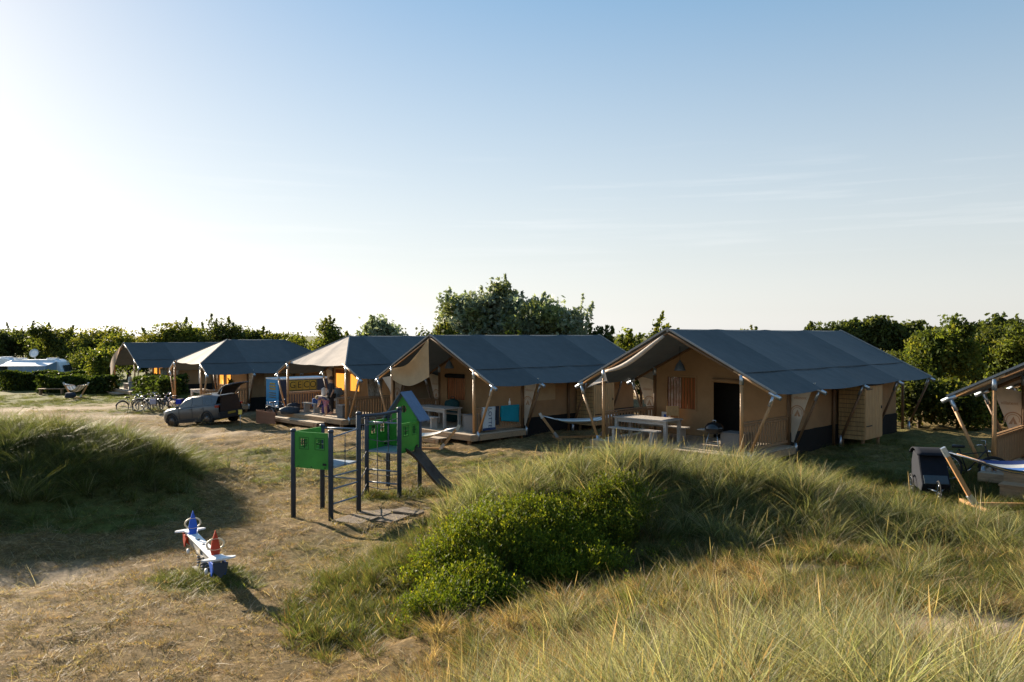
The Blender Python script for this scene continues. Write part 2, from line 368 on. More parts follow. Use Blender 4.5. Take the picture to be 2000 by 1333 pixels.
def scatter_nodes(name, objs):
    coll = bpy.data.collections.new(name + ' models')
    for i, o in enumerate(objs): o.name = '%s_%02d' % (name, i); coll.objects.link(o)
    ng = bpy.data.node_groups.new(name, 'GeometryNodeTree')
    ng.interface.new_socket('Geometry', in_out='INPUT', socket_type='NodeSocketGeometry'); ng.interface.new_socket('Geometry', in_out='OUTPUT', socket_type='NodeSocketGeometry')
    N = ng.nodes.new; gi = N('NodeGroupInput'); go = N('NodeGroupOutput'); ip = N('GeometryNodeInstanceOnPoints'); ci = N('GeometryNodeCollectionInfo')
    ci.inputs['Collection'].default_value = coll; ci.inputs['Separate Children'].default_value = True; ci.inputs['Reset Children'].default_value = True
    def attr(nm, ty):
        q = N('GeometryNodeInputNamedAttribute'); q.data_type = ty; q.inputs['Name'].default_value = nm; return q.outputs[0]
    K = ng.links.new
    K(gi.outputs[0], ip.inputs['Points']); K(ci.outputs[0], ip.inputs['Instance']); ip.inputs['Pick Instance'].default_value = True
    K(attr('var', 'INT'), ip.inputs['Instance Index']); K(attr('scl', 'FLOAT_VECTOR'), ip.inputs['Scale'])
    e2r = N('FunctionNodeEulerToRotation'); K(attr('rot', 'FLOAT_VECTOR'), e2r.inputs[0]); K(e2r.outputs[0], ip.inputs['Rotation'])
    K(ip.outputs[0], go.inputs[0]); return ng
def scatter(name, pts, objs, smin, smax, parent=None, tilt=.15, zs=None, var=None, scl=None, wind=0.0):
    k = len(pts); me = bpy.data.meshes.new(name); me.vertices.add(k); me.vertices.foreach_set('co', np.asarray(pts, np.float32).ravel())
    s = rng.uniform(smin, smax, k) if scl is None else scl * rng.uniform(smin, smax, k)
    S = np.stack([s, s, s * (1 if zs is None else zs)], -1)
    rot = np.stack([rng.normal(0, tilt, k), rng.normal(wind, tilt, k), rng.uniform(0, 6.283, k) if not wind else rng.normal(0, .5, k)], -1)
    v = rng.randint(0, len(objs), k) if var is None else var
    for nm, ty, dat in (('scl', 'FLOAT_VECTOR', S), ('rot', 'FLOAT_VECTOR', rot)):
        a = me.attributes.new(nm, ty, 'POINT'); a.data.foreach_set('vector', dat.astype(np.float32).ravel())
    a = me.attributes.new('var', 'INT', 'POINT'); a.data.foreach_set('value', v.astype(np.int32))
    o = link(name, me, None, parent); md = o.modifiers.new('scatter', 'NODES'); md.node_group = scatter_nodes(name, objs)
    return o
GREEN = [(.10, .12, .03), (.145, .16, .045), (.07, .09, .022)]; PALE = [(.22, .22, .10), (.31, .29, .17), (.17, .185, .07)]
STRAW = [(.36, .25, .115), (.27, .18, .078), (.44, .335, .185)]; OLIVE = [(.10, .11, .03), (.135, .125, .04), (.075, .09, .025)]; RUST = [(.26, .15, .06), (.30, .2, .09)]
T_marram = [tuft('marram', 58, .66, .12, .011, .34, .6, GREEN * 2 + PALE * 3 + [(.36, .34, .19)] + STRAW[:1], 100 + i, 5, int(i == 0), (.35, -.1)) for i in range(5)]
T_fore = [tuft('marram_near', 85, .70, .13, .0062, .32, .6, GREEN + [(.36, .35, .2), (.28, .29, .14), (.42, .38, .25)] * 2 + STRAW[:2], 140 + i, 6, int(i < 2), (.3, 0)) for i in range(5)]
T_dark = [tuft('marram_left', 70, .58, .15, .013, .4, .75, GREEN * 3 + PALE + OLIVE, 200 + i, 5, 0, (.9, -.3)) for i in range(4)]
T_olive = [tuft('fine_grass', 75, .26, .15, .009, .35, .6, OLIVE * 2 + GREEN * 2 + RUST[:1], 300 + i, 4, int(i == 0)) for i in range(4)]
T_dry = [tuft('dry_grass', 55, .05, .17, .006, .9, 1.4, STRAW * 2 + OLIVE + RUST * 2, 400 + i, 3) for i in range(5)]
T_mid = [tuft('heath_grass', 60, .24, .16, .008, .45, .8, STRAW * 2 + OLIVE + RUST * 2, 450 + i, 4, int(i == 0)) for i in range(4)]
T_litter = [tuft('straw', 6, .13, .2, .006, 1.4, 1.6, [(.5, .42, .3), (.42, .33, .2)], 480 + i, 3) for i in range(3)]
T_turf = [tuft('green_turf', 90, .10, .17, .0055, .5, .8, GREEN * 2 + OLIVE + [(.26, .27, .06)], 500 + i, 3) for i in range(3)]
def rand_xy(x0, x1, y0, y1, dens):
    k = int((x1 - x0) * (y1 - y0) * dens); return rng.uniform(x0, x1, k), rng.uniform(y0, y1, k)
def place(x, y): 
    z = H(x, y); return np.stack([x, y, z], -1)
def keep(p, m): return p[m]
# zones in the photograph (pixel outlines of ground the terrain points project to)
Z_MOUND = [(905, 985), (960, 930), (1080, 885), (1180, 868), (1330, 868), (1480, 900), (1640, 950), (1800, 1000), (1900, 1015), (2100, 1020), (2100, 1150), (1900, 1190), (1560, 1120), (1320, 1120), (1180, 1150), (1150, 1000), (1000, 960)]
def zone(p, poly, d0, d1):
    X_, Y_ = project(p[:, 0], p[:, 1], p[:, 2]); return in_poly(X_, Y_, poly) & (p[:, 1] > d0) & (p[:, 1] < d1)
# 1 marram on the middle mound
x, y = rand_xy(-3, 13, 10.5, 21, 30); p = place(x, y); hh = p[:, 2]
nz = fbm(x * .8, y * .8)
crest = np.clip((hh - .55) * 1.6, 0, 1) * (y > 14.3)
right = ((x > 3.5) & (y > 13.6) & (y < 17.5)) * np.clip(nz * 2.4 - .5, 0, 1) + ((x > 5.2) & (y > 10.6) & (y < 14)) * np.clip(nz * 3 - 1.5, 0, .6)
shrub = (blob(x, y, .35, 14.4, 2.3, 1.2, .3) > .5) & (rng.rand(len(x)) < .72)
m = (rng.rand(len(x)) < np.maximum(crest, right) * np.clip(fbm(x * 2.2, y * 2.2) * 3.2 - .75, 0, 1)) & ~shrub & (sand_mask(x, y) < .35) & ~((x > 9.2) & (y > 15.2)) & ~((x > 1.0) & (y > 19.6)) & ~((x > 7.2) & (y > 15.6))
o = scatter('marram_grass', p[m], T_marram, .6, 1.1, tilt=.14); tag(o, 'tall pale green marram grass covering the sandy mound', 'grass', kind='stuff')
# 2 foreground marram on the camera dune
x, y = rand_xy(-2.2, 9, 4.4, 11.5, 36); p = place(x, y); nz = fbm(x * .7 + 3, y * .7)
X_, Y_ = project(x, y, p[:, 2])
den = np.clip((6.9 - y) / .7, 0, 1) * np.clip((x + .9) * .9, .0, 1) * np.clip((3.6 - x) * .9, .12, 1) * 1.2
den = np.maximum(den, np.clip(nz * 4 - 2.35, 0, .4) * (y > 8.8) * (x > .4)); den = np.maximum(den, ((y < 5.4) & (x > -.6) & (x < 3.4)) * .5)
m = (rng.rand(len(x)) < den * np.clip(fbm(x * 2.4, y * 2.4) * 3.6 - 1.0, 0, 1)) & (sand_mask(x, y) < .3)
o = scatter('foreground_grass', p[m], T_fore, .6, 1.1, tilt=.16); tag(o, 'tall straw and green marram blades in the near foreground', 'grass', kind='stuff')
# 3 left dune
x, y = rand_xy(-32, -7.6, 13, 26.5, 22); p = place(x, y); hh = p[:, 2]; nz = fbm(x * .6, y * .6)
m = (rng.rand(len(x)) < np.clip((hh - .22) * 1.9, 0, 1) * (.5 + nz * .9))
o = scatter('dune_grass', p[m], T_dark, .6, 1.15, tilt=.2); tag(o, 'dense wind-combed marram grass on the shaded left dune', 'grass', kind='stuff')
# 4 fine olive grass: mound foot, path banks, behind the foreground
x, y = rand_xy(-4, 14, 7, 22, 46); p = place(x, y); nz = fbm(x * .9 + 5, y * .9)
foot = np.clip(1.25 - np.hypot((x + 1.9) / 1.5, (y - 13.2) / 2.4), 0, 1) * 2
bank = ((x > -.6) & (y > 9) & (y < 15)) * np.clip(nz * 2.2 - .75, 0, .6); bank2 = ((x > 3.5) & (y > 8.6) & (y < 15.5)) * np.clip(nz * 2.2 - .5, 0, 1)
m = (rng.rand(len(x)) < np.maximum.reduce([np.clip(foot * (nz + .3), 0, 1), bank, bank2, crest[:1].sum() * 0 + (p[:, 2] > .5) * (y > 14) * .35])) & (sand_mask(x, y) < .3)
m |= (rng.rand(len(x)) < .5) & (np.hypot((x + 5.55) / .75, (y - 14.3) / .6) < 1) 
m |= (rng.rand(len(x)) < .4) & (np.hypot((x + 3.2) / 2.0, (y - 21.8) / .6) < 1)
o = scatter('fine_grass', p[m], T_olive, .6, 1.25, tilt=.15); tag(o, 'short olive and rust coloured grass at the mound foot', 'grass', kind='stuff')
x, y = rand_xy(-1.2, 10, 6.6, 14, 40); p = place(x, y); nz = fbm(x * 1.3 + 2, y * 1.3); m = (rng.rand(len(x)) < np.clip(nz * 2.4 - .55, 0, .8)) & (sand_mask(x, y) < .35) & ~((x < .6) & (y > 12))
o = scatter('heath_grass', p[m], T_mid, .6, 1.2, tilt=.2); tag(o, 'dry brown and rust heath grass between foreground and mound', 'grass', kind='stuff')
# 5 dry lawn
x, y = rand_xy(-13, 9, 7.5, 26, 46); p = place(x, y); nz = fbm(x * .5, y * .5)
X_, Y_ = project(x, y, p[:, 2]); vis = (X_ > -60) & (X_ < 2060) & (Y_ < 1400)
m = vis & (rng.rand(len(x)) < .35 + .6 * nz) & (sand_mask(x, y) < .55) & (p[:, 2] < 1.6)
x2, y2 = rand_xy(-30, 4, 26, 48, 14); p2 = place(x2, y2); m2 = (rng.rand(len(x2)) < .35 + .6 * fbm(x2 * .5, y2 * .5)) & (sand_mask(x2, y2) < .5)
o = scatter('dry_lawn', np.vstack([p[m], p2[m2]]), T_dry, .6, 1.5, tilt=.2); tag(o, 'short sun-dried straw coloured lawn round the playground', 'grass', kind='stuff')
x, y = rand_xy(-45, 14, 9, 62, 14); p = place(x, y); g_ = green_mask(x, y); m = (rng.rand(len(x)) < g_ * .9)
x3, y3 = rand_xy(-12, 3, 8, 26, 9); p3 = place(x3, y3); o = scatter('straw_litter', p3[(p3[:, 2] < .35)], T_litter, .6, 1.3, tilt=.3); tag(o, 'loose pale straw scattered over the lawn', 'straw', kind='stuff')
xa, ya = rand_xy(-7, -4, 13, 16, 40); pa = place(xa, ya); ma = np.hypot((xa + 5.5) / .8, (ya - 14.3) / .7) < 1
o = scatter('green_turf', np.vstack([p[m], pa[ma]]), T_turf, .7, 1.5, tilt=.15); tag(o, 'patches of short green turf on the camp field', 'grass', kind='stuff')
# ------------------------------------------------------------------ tents
def canvas_mat(name, col, trans, var=.1, rough=.9, sc=2.5):
    return mat(name, col, rough, var, sc, bump=.7, bscale=2.6, trans=trans, spec=.15)
M_ROOF = canvas_mat('slate grey roof canvas', (.066, .076, .08), .03, rough=.62)
M_ROOF2 = canvas_mat('slightly lighter roof canvas', (.082, .092, .095), .03, rough=.62)  # slightly lighter tone for every other roof bay
M_HIP = canvas_mat('pale sand canvas', (.52, .46, .40), .12)
M_WALL = canvas_mat('sand brown wall canvas', (.335, .208, .108), .10)
M_WING = canvas_mat('cream wing canvas', (.62, .54, .44), .3)
M_SKIRT = canvas_mat('charcoal skirt canvas', (.018, .017, .016), 0)
M_PATCH = canvas_mat('lighter sand patch', (.43, .31, .18), .08)
M_PINK = canvas_mat('pinkish flap canvas', (.58, .45, .34), .35)
M_EDGE = mat('pale webbing', (.30, .29, .275), .8, .1)
M_POLE = mat('varnished round timber', (.42, .23, .10), .45, .3, 5, .3, 30, stretch=(6, 6, .6))
M_POLED = mat('dark stained pole', (.16, .09, .045), .5, .3, 5, stretch=(6, 6, .6))
M_ZINC = mat('galvanised steel', (.42, .46, .50), .35, .15, 12, metal=.8)
M_DECK = mat('weathered deck timber', (.42, .34, .25), .75, .3, 3, .4, 25, stretch=(1, 8, 8))
M_DECKF = mat('tan fascia timber', (.36, .24, .14), .7, .3, 3, .4, 25, stretch=(1, 8, 8))
M_RAIL = mat('brown railing timber', (.30, .18, .095), .65, .3, 5, .3, 30, stretch=(6, 6, .6))
M_CABIN = mat('honey pine boards', (.46, .29, .13), .65, .3, 4, .3, 20, stretch=(7, 7, .5))
M_LOGO = mat('faded rust print', (.42, .25, .15), .9, .1)
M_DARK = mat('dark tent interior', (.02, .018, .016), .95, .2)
M_LAMP = mat('blue grey enamel', (.10, .13, .16), .4, .1)
M_BLACK = mat('black plastic', (.015, .015, .016), .5, .2)
def orange_glow_mat(name, e): return mat(name, (.78, .30, .04), .8, .2, 3, emit=e, stretch=(6, 6, .3))
M_ORANGE_GLOW = orange_glow_mat('orange curtain with added glow', .55); M_CURT = mat('rust curtain', (.26, .075, .02), .7, .45, 2.2, stretch=(7, 7, .5))  # emission stands in for sun coming through the orange curtains
M_CURT_REFLECT = mat('rust curtain with painted reflections', (.20, .05, .015), .35, .1, 3.2, col2=(.42, .34, .30), stretch=(3.2, 3.2, 1.5), spec=.5)  # cream streaks are window reflections painted into the curtain colour
M_PVC = mat('clear window foil', (.10, .045, .02), .08, .3, 3, spec=.6)
VP, VT, ZR, Z1, ZT = 2.55, 3.64, 3.70, 2.385, 1.835     # post and eave offsets, ridge, post top, eave height over the deck
def roofz(v): return ZR - (ZR - ZT) * abs(v) / VT
def wall_strip(mb, x0, x1, y, z0=0.0, z1=None, off=.10):
    """vertical strip of a gable wall up to the roof"""
    a = roofz(x0) - off if z1 is None else z1; b = roofz(x1) - off if z1 is None else z1
    if x0 < 0 < x1 and z1 is None:
        mb.add([(x0, y, z0), (x1, y, z0), (x1, y, b), (0, y, ZR - off), (x0, y, a)], [(0, 1, 2, 3, 4)])
    else: mb.add([(x0, y, z0), (x1, y, z0), (x1, y, b), (x0, y, a)], [(0, 1, 2, 3)])
def logo(parent, y, side):
    """printed arch, hill and name on a wing"""
    mb = MB(); cx, cz = side * (VP + .27), 1.05
    for i in range(14):
        a0, a1 = math.pi * (-.12 + 1.24 * i / 14), math.pi * (-.12 + 1.24 * (i + 1) / 14)
        for r0, r1 in ((.20, .235), (.15, .168)):
            mb.add([(cx + r * math.cos(a), y, cz + r * math.sin(a)) for a, r in ((a0, r0), (a0, r1), (a1, r1), (a1, r0))], [(0, 1, 2, 3)])
    mb.add([(cx - .11, y, cz - .12), (cx - .02, y, cz - .12), (cx, y, cz - .02), (cx + .03, y, cz - .12), (cx + .11, y, cz - .12), (cx + .01, y, cz + .1)], [(0, 1, 2, 5), (2, 3, 4, 5)])
    o = mb.build('printed_emblem', M_LOGO, parent)
    me = text_mesh('villatent', .135); t = link('printed_name', me, M_LOGO, parent)
    t.rotation_euler = (R(90), 0, 0); t.location = (side * (VP + .36), y, 1.52)
def make_tent(label, loc, yaw, fr, front='gable', rear='gable', porch=1, hipd=1.9, window='rust', door=True, flap=None, cabin=None, lamp_x=-1.0, rails=('L', 'R'), side_windows=(), ground=-.42, group='safari tents in a row', pendant=True):
    a = R(yaw); T = thing('safari_tent', label, 'tent', loc, -a, group); Lr = fr[-1]; yi = fr[porch]
    # ---- roof: edge webbing and ridge pole, with one panel per bay and side
    mb = MB(); y0r = hipd if front == 'hip' else 0.0; y1r = Lr - (hipd if rear == 'hip' else 0.0)
    mb.tube([(0, y0r, ZR - .06), (0, y1r, ZR - .06)], .045, 8)
    for s in (-1, 1):
        for yy in ((0.0, 1) if front == 'gable' else None, (Lr, -1) if rear == 'gable' else None):
            if yy: mb.bar((0, yy[0] - .012 * yy[1], ZR + .012), (s * VT, yy[0] - .012 * yy[1], ZT + .012), .03, .055)
        if front == 'hip': mb.bar((0, hipd, ZR + .01), (s * VP, 0, Z1 + .02), .05, .03); mb.bar((s * VP, -.01, Z1 + .01), (s * VT, -.01, ZT + .01), .03, .05)
    roof = mb.build('roof', M_EDGE, T)
    bays = list(zip(fr[:-1], fr[1:]))
    for s in (-1, 1):
        for bi, (ya, yb) in enumerate(bays):
            def fn(p, q, ya=ya, yb=yb, s=s, bi=bi):
                v = p * VT; z = ZR - (ZR - ZT) * p
                lo, hi = ya, yb
                if front == 'hip' and bi == 0: lo = hipd * max(0, 1 - v / VP)
                if rear == 'hip' and bi == len(bays) - 1: hi = yb - hipd * max(0, 1 - v / VP)
                lo, hi = min(lo, yb - .02), max(hi, ya + .02)
                y = lo + (hi - lo) * q
                sag = .085 * math.sin(math.pi * q) * (.3 + .7 * math.sin(math.pi * min(1, p * 1.42))) + .014 * math.sin(p * 9 + bi) * math.sin(math.pi * q)
                if p > .70: sag += .035 * math.sin(math.pi * q) * (p - .7) / .3
                return (s * v, y, z - sag)
            g = MB().grid(fn, 14, 12); g.build('roof_panel', M_ROOF if bi % 2 == 0 else M_ROOF2, roof)
    sm = MB()
    for s in (-1, 1): sm.bar((s * VP, 0.02, Z1 + .004), (s * VP, Lr - .02, Z1 + .004), .045, .012)
    sm.build('roof_seam', M_ROOF, roof)
    for kind, yb, yt in ((front, 0.0, hipd), (rear, Lr, Lr - hipd)):
        if kind == 'hip':
            g = MB().grid(lambda p, q: ((-VP + 2 * VP * q) * p, yt + (yb - yt) * p, ZR + (Z1 - ZR) * p - .10 * math.sin(math.pi * q) * p * p + .05 * math.exp(-((q - .45) * 9) ** 2) * p), 14, 16)
            g.build('hip_end', M_HIP if yb == 0 else M_ROOF, T)
    # ---- timber frame: one frame per station
    for fi, yy in enumerate(fr):
        for s in (-1, 1):
            pz = .0 if fi <= porch else ground
            yp = yy + (.03 if fi == 0 else (-.03 if fi == len(fr) - 1 else 0))
            post = MB().tube([(s * VP, yp, pz), (s * VP, yp, Z1 - .30)], .058, 10).build('post', M_POLE if fi == 0 else M_POLED, T)
            MB().tube([(s * VP, yp, Z1 - .34), (s * VP, yp, Z1 - .05)], .068, 10).build('sleeve', M_ZINC, post)
            raf = MB().tube([(s * (VP - .25), yp, roofz(VP - .25) - .09), (s * (VT - .12), yp, roofz(VT - .12) - .085)], .048, 8).build('rafter', M_POLE if fi == 0 else M_POLED, T)
            MB().tube([(s * (VT - .22), yp, roofz(VT - .22) - .08), (s * (VT + .12), yp, roofz(VT + .12) - .08)], .062, 10).build('sleeve', M_ZINC, raf)
            bx = VP + .22
            st = MB().tube([(s * (VT - .08), yp, roofz(VT - .08) - .12), (s * bx, yp, -.05 if fi <= porch else ground + .25)], .045, 8).build('strut', M_POLE if fi == 0 else M_POLED, T)
            MB().tube([(s * bx + s * .03, yp, (0.1 if fi <= porch else ground + .45)), (s * bx, yp, -.25 if fi <= porch else ground - .05)], .06, 8).build('sleeve', M_ZINC, st)
            MB().tube([(s * (VT - .10), yp, roofz(VT - .1) - .13), (s * (VT - .22), yp, roofz(VT - .1) - .42)], .055, 8).build('sleeve', M_ZINC, st)
        if not (front == 'hip' and fi == 0) and not (rear == 'hip' and fi == len(fr) - 1):
            MB().tube([(-VP + .1, yp, roofz(VP - .1) - .10), (0, yp, ZR - .14), (VP - .1, yp, roofz(VP - .1) - .10)], .045, 8).build('roof_truss', M_POLED, T)
    # ---- inner tent
    yb = Lr - .55; W = VP - .07
    wl = MB(); wx0, wx1, wz0, wz1 = -2.0, -.85, .9, 2.02; dx0, dx1, dz = -.14, .95, 1.95
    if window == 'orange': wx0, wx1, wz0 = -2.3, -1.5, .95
    cuts = [-W, wx0, wx1, dx0, dx1, W] if door is True else ([-W, wx0, wx1, W] if door == 'none' else [-W, wx0, wx1, -1.0, -.2, W])
    for c0, c1 in zip(cuts[:-1], cuts[1:]):
        if (c0, c1) == (wx0, wx1) or (not door and (c0, c1) == (-1.0, -.2)):
            wall_strip(wl, c0, c1, yi, 0, wz0); wall_strip(wl, c0, c1, yi, wz1)
        elif door is True and (c0, c1) == (dx0, dx1): wall_strip(wl, c0, c1, yi, dz)
        else: wall_strip(wl, c0, c1, yi)
    wl.build('gable_wall', M_WALL, T)
    wr = MB(); wall_strip(wr, -W, W, yb, ground + .3, Z1 - .1 if rear == 'hip' else None); wr.build('rear_wall', M_WALL, T)
    fl = MB(); fl.box((0, (yi + yb) / 2, .015), (2 * W - .1, yb - yi - .1, .03)); fl.build('groundsheet', M_SKIRT, T)
    for s in (-1, 1):
        n_ = 30
        def sw(p, q, s=s): return (s * (W + .015 * math.sin(p * 60) * math.sin(math.pi * q)), yi + .01 + (yb - yi - .02) * p, .34 + (Z1 - .06 - .34) * q)
        MB().grid(sw, 40, 6).build('side_wall', M_WALL, T)
        def sk(p, q, s=s): return (s * (W + .05 + .02 * math.sin(p * 47 + 1)), yi + .01 + (yb - yi - .02) * p, ground + .02 + (.36 - ground) * q)
        MB().grid(sk, 40, 3).build('skirt', M_SKIRT, T)
        for (u0, u1) in side_windows:
            g = MB().box((s * (W + .03), (u0 + u1) / 2, 1.5), (.02, u1 - u0, .95)); g.build('window_cover', M_PATCH, T)
    wins = [(wx0, wx1)] if door else [(wx0, wx1), (-1.0, -.2)]
    for k, (a0, a1) in enumerate(wins):
        cx = (a0 + a1) / 2; ww = a1 - a0; hz = wz1 - wz0
        fm = MB()
        for c, sz in (((cx, yi - .012, wz0 - .02), (ww + .12, .03, .05)), ((cx, yi - .012, wz1 + .02), (ww + .12, .03, .05)), ((a0 - .03, yi - .013, (wz0 + wz1) / 2), (.05, .03, hz)), ((a1 + .03, yi - .013, (wz0 + wz1) / 2), (.05, .03, hz))): fm.box(c, sz)
        wf = fm.build('window', M_WALL, T)
        if window == 'rust':
            MB().box((cx, yi + .02, (wz0 + wz1) / 2), (ww, .01, hz)).build('pane', M_PVC, wf)
            for q in (0, 1):
                def cf(p, r, q=q): return (a0 + ww * (q * .52 + .46 * p + (.0 if q else .02)), yi + .012 - .006 * math.sin(p * 28), wz0 + .02 + hz * .96 * r)
                MB().grid(cf, 30, 2).build('curtain', M_CURT if (flap == 'drop' or q) else M_CURT_REFLECT, wf)
            if flap == 'drop': MB().tube([(a0 - .02, yi - .07, wz1 - .1), (a1 + .02, yi - .07, wz1 - .1)], .09, 8).build('rolled_blind', M_SKIRT, wf)
        else:
            MB().box((cx, yi + .02, (wz0 + wz1) / 2), (ww, .012, hz)).build('curtain', M_ORANGE_GLOW, wf)
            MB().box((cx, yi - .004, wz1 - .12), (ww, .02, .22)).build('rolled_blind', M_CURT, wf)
    if door is True:
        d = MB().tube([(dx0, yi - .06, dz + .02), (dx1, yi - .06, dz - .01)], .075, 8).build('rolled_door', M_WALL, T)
        MB().box(((dx0 + dx1) / 2 - .3, yi + 1.0, 1.05), (3.4, .04, 2.1)).build('dark_door_backing', M_DARK, T)  # near-black sheet added to stand in for shade inside the doorway
    # ---- cream wings beside the inner tent, with the printed emblem
    for s in (-1, 1):
        g = MB().grid(lambda p, q, s=s: (s * (VP + .07 + (.80 - .72 * q ** .85) * p), yi + .05, 1.86 - .02 * p - 1.75 * q + .18 * p * (1 - q)), 8, 8)
        wg = g.build('wing', M_WING, T); logo(wg, yi + .035, s)
    # ---- railings
    for sd in rails:
        s = -1 if sd == 'L' else 1; mb = MB()
        mb.box((s * (VP - .0), yi / 2, .92), (.09, yi - .16, .035)); mb.box((s * VP, yi / 2, .12), (.04, yi - .16, .07)); mb.box((s * VP, yi / 2, .84), (.04, yi - .16, .07))
        rl = mb.build('railing', M_RAIL, T); n_ = 17; bm = None
        for k in range(n_):
            yy = .16 + (yi - .32) * k / (n_ - 1)
            if bm is None: bm = MB().box((0, 0, .48), (.022, .085, .68)).mesh('baluster')
            o = link('baluster', bm, M_RAIL, rl); o.location = (s * (VP - .031), yy, 0)
    if pendant:
        p = MB().lathe([(.02, .34), (.035, .33), (.05, .28), (.12, .2), (.2, .0), (.19, -.02), (.12, .17), (.02, .27)], (lamp_x, yi - .75, 2.30), 18).build('pendant_lamp', M_LAMP, T)
        MB().tube([(lamp_x, yi - .75, 2.62), (lamp_x, yi - .75, roofz(lamp_x) - .05)], .008, 5).build('cord', M_BLACK, p)
    # ---- front flaps
    if flap == 'roll':
        pts = []; rr = []
        for k in range(13):
            t = k / 12; v = -.12 - (VP - .25) * t; pts.append((v, -.02 - .05 * math.sin(math.pi * t), roofz(v) - .12 - .26 * math.sin(math.pi * t) ** 1 * (.4 + .6 * t) - .05)); rr.append(.045 + .035 * math.sin(math.pi * t))
        MB().tube(pts, rr, 9).build('rolled_flap', M_HIP, T)
        MB().grid(lambda p, q: (-VP + .12 - (VT - VP - .3) * p * (1 - q) + .1 * q, -.03 + .03 * math.sin(p * 5), roofz(VP + (VT - VP) * p * (1 - q)) - .14 - .36 * q * (1 - .3 * p)), 8, 6).build('flap_end', M_HIP, T)
    if flap == 'drop':
        def ff(p, q):                                   # p along the roof edge, q down
            v = -.06 - (VP - .05) * p; top = roofz(v) - .12 - .36 * math.sin(math.pi * p) ** 1.3
            bot = 2.02 - .10 * p - .36 * math.sin(math.pi * min(1, p * .92)) ** 1.2
            bot = min(bot, top - .05)
            return (v, -.04 + .16 * math.sin(math.pi * p) * math.sin(math.pi * q) + .02 * math.sin(p * 13) + .05 * q, top + (bot - top) * q)
        MB().grid(ff, 20, 12).build('lowered_flap', M_PATCH, T)
        MB().grid(lambda p, q: (-VP + .02 - .62 * p * (1 - q), -.03, 1.98 - .1 * p - .95 * q * (1 - p * .4)), 6, 6).build('flap_end', M_WING, T)
    if flap == 'sail':
        MB().grid(lambda p, q: (-.35 - (VT - .5 - .35) * q - .25 * p * (1 - q), -.12 - .15 * math.sin(math.pi * q), roofz(.35 + (VT - .85) * q) - .1 - (1 - p) * .0 - p * (.15 + 2.0 * q ** .8)), 8, 12).build('hanging_flap', M_PINK, T)
    # ---- wooden cupboard on the side wall
    if cabin:
        u0, u1 = cabin; x0, x1, z0, z1 = W + .10, W + 1.0, -.12, 1.74
        cb = MB().box(((x0 + x1) / 2, (u0 + u1) / 2, (z0 + z1) / 2), (x1 - x0 - .03, u1 - u0 - .03, z1 - z0)).build('side_cupboard', M_POLED, T)
        n_ = 12; bw = (u1 - u0) / n_
        for k in range(n_): MB().box((x1 + .003, u0 + bw * (k + .5), (z0 + z1) / 2), (.03, bw - .022, z1 - z0 - .04)).build('plank', M_CABIN, cb)
        m_ = 12; bh = (z1 - z0) / m_
        for k in range(m_): MB().box(((x0 + x1) / 2, u0 - .014, z0 + bh * (k + .5)), (x1 - x0 - .02, .028, bh - .022)).build('plank', M_CABIN, cb)
        MB().box(((x0 + x1) / 2, (u0 + u1) / 2, z1 + .03), (x1 - x0 + .1, u1 - u0 + .12, .04)).build('roof_board', M_SKIRT, cb)
        for zz in (.35, 1.62): MB().box((x1 + .025, u0 + .34, zz), (.012, .5, .04)).build('hinge', M_BLACK, cb)
        MB().box((x1 + .03, u1 - .12, .95), (.03, .04, .1)).build('latch', M_BLACK, cb)
        for xx in (x0 + .1, x1 - .1):
            for yy in (u0 + .1, u1 - .1): MB().box((xx, yy, (z0 + ground) / 2 - .03), (.08, .08, z0 - ground + .06)).build('leg', M_RAIL, cb)
    return T
def make_deck(label, loc, yaw, depth, steps=True, ground=-.42, ext=.35, group='timber decks before the tents'):
    D = thing('timber_deck', label, 'deck', loc, -R(yaw), group); n_ = int((depth + ext) / .145); pm = None
    for k in range(n_):
        if pm is None: pm = MB().box((0, 0, -.0175), (2 * VP + .5, .137, .035)).mesh('plank')
        o = link('plank', pm, M_DECK, D); o.location = ((random.random() - .5) * .02, -ext + .0725 + k * .145, -.004 + random.random() * .004)
    MB().box((0, -ext - .022, -.115), (2 * VP + .52, .04, .21)).build('fascia_board', M_DECKF, D)
    for s in (-1, 1): MB().box((s * (VP + .24), (depth - ext) / 2, -.145), (.04, depth + ext - .02, .2)).build('fascia_board', M_DECKF, D)
    for xx in (-VP - .05, -VP / 2, 0, VP / 2, VP + .05):
        for yy in (-ext + .1, depth / 2, depth - .1): MB().box((xx, yy, ground / 2 - .14), (.1, .1, -ground + .18)).build('support_post', M_RAIL, D)
    if steps:
        st = MB().box((-.55, -ext - .36, -.30), (2 * VP - .9, .04, .14)).box((-.55, -ext - .52, -.32), (2 * VP - .9, .04, .14)).build('step', M_DECKF, D)
        for k in range(3): MB().box((-.55, -ext - .15 - .145 * k, -.215), (2 * VP - .9, .137, .035)).build('plank', M_DECK, st)
        for xx in (-VP + .1, VP - 1.2): MB().box((xx, -ext - .3, -.42), (.08, .5, .35)).build('support_block', M_RAIL, st)
    return D
TENTS = dict(A=((4.87, 25.0, .92), 45), B=((-3.24, 31.5, .74), 45), C=((-9.2, 37.2, .70), 45), D=((-18.7, 45.8, .48), 52), E=((-30.4, 62.4, .17), 48), F=((13.97, 18.3, .97), 45))
def tw(k, x, y, z=0.0):                                # tent coordinates -> world
    (ox, oy, oz), yw = TENTS[k]; a = R(yw)
    return Vector((ox + x * math.cos(a) + y * math.sin(a), oy - x * math.sin(a) + y * math.cos(a), oz + z))
def trot(k): return -R(TENTS[k][1])
make_tent('nearest full safari tent with open black doorway and pine side cupboard', *TENTS['A'], [0, 3.0, 6.4, 9.6, 13.1], flap='roll', cabin=(6.75, 8.3), side_windows=((3.35, 4.3), (9.9, 10.9)))
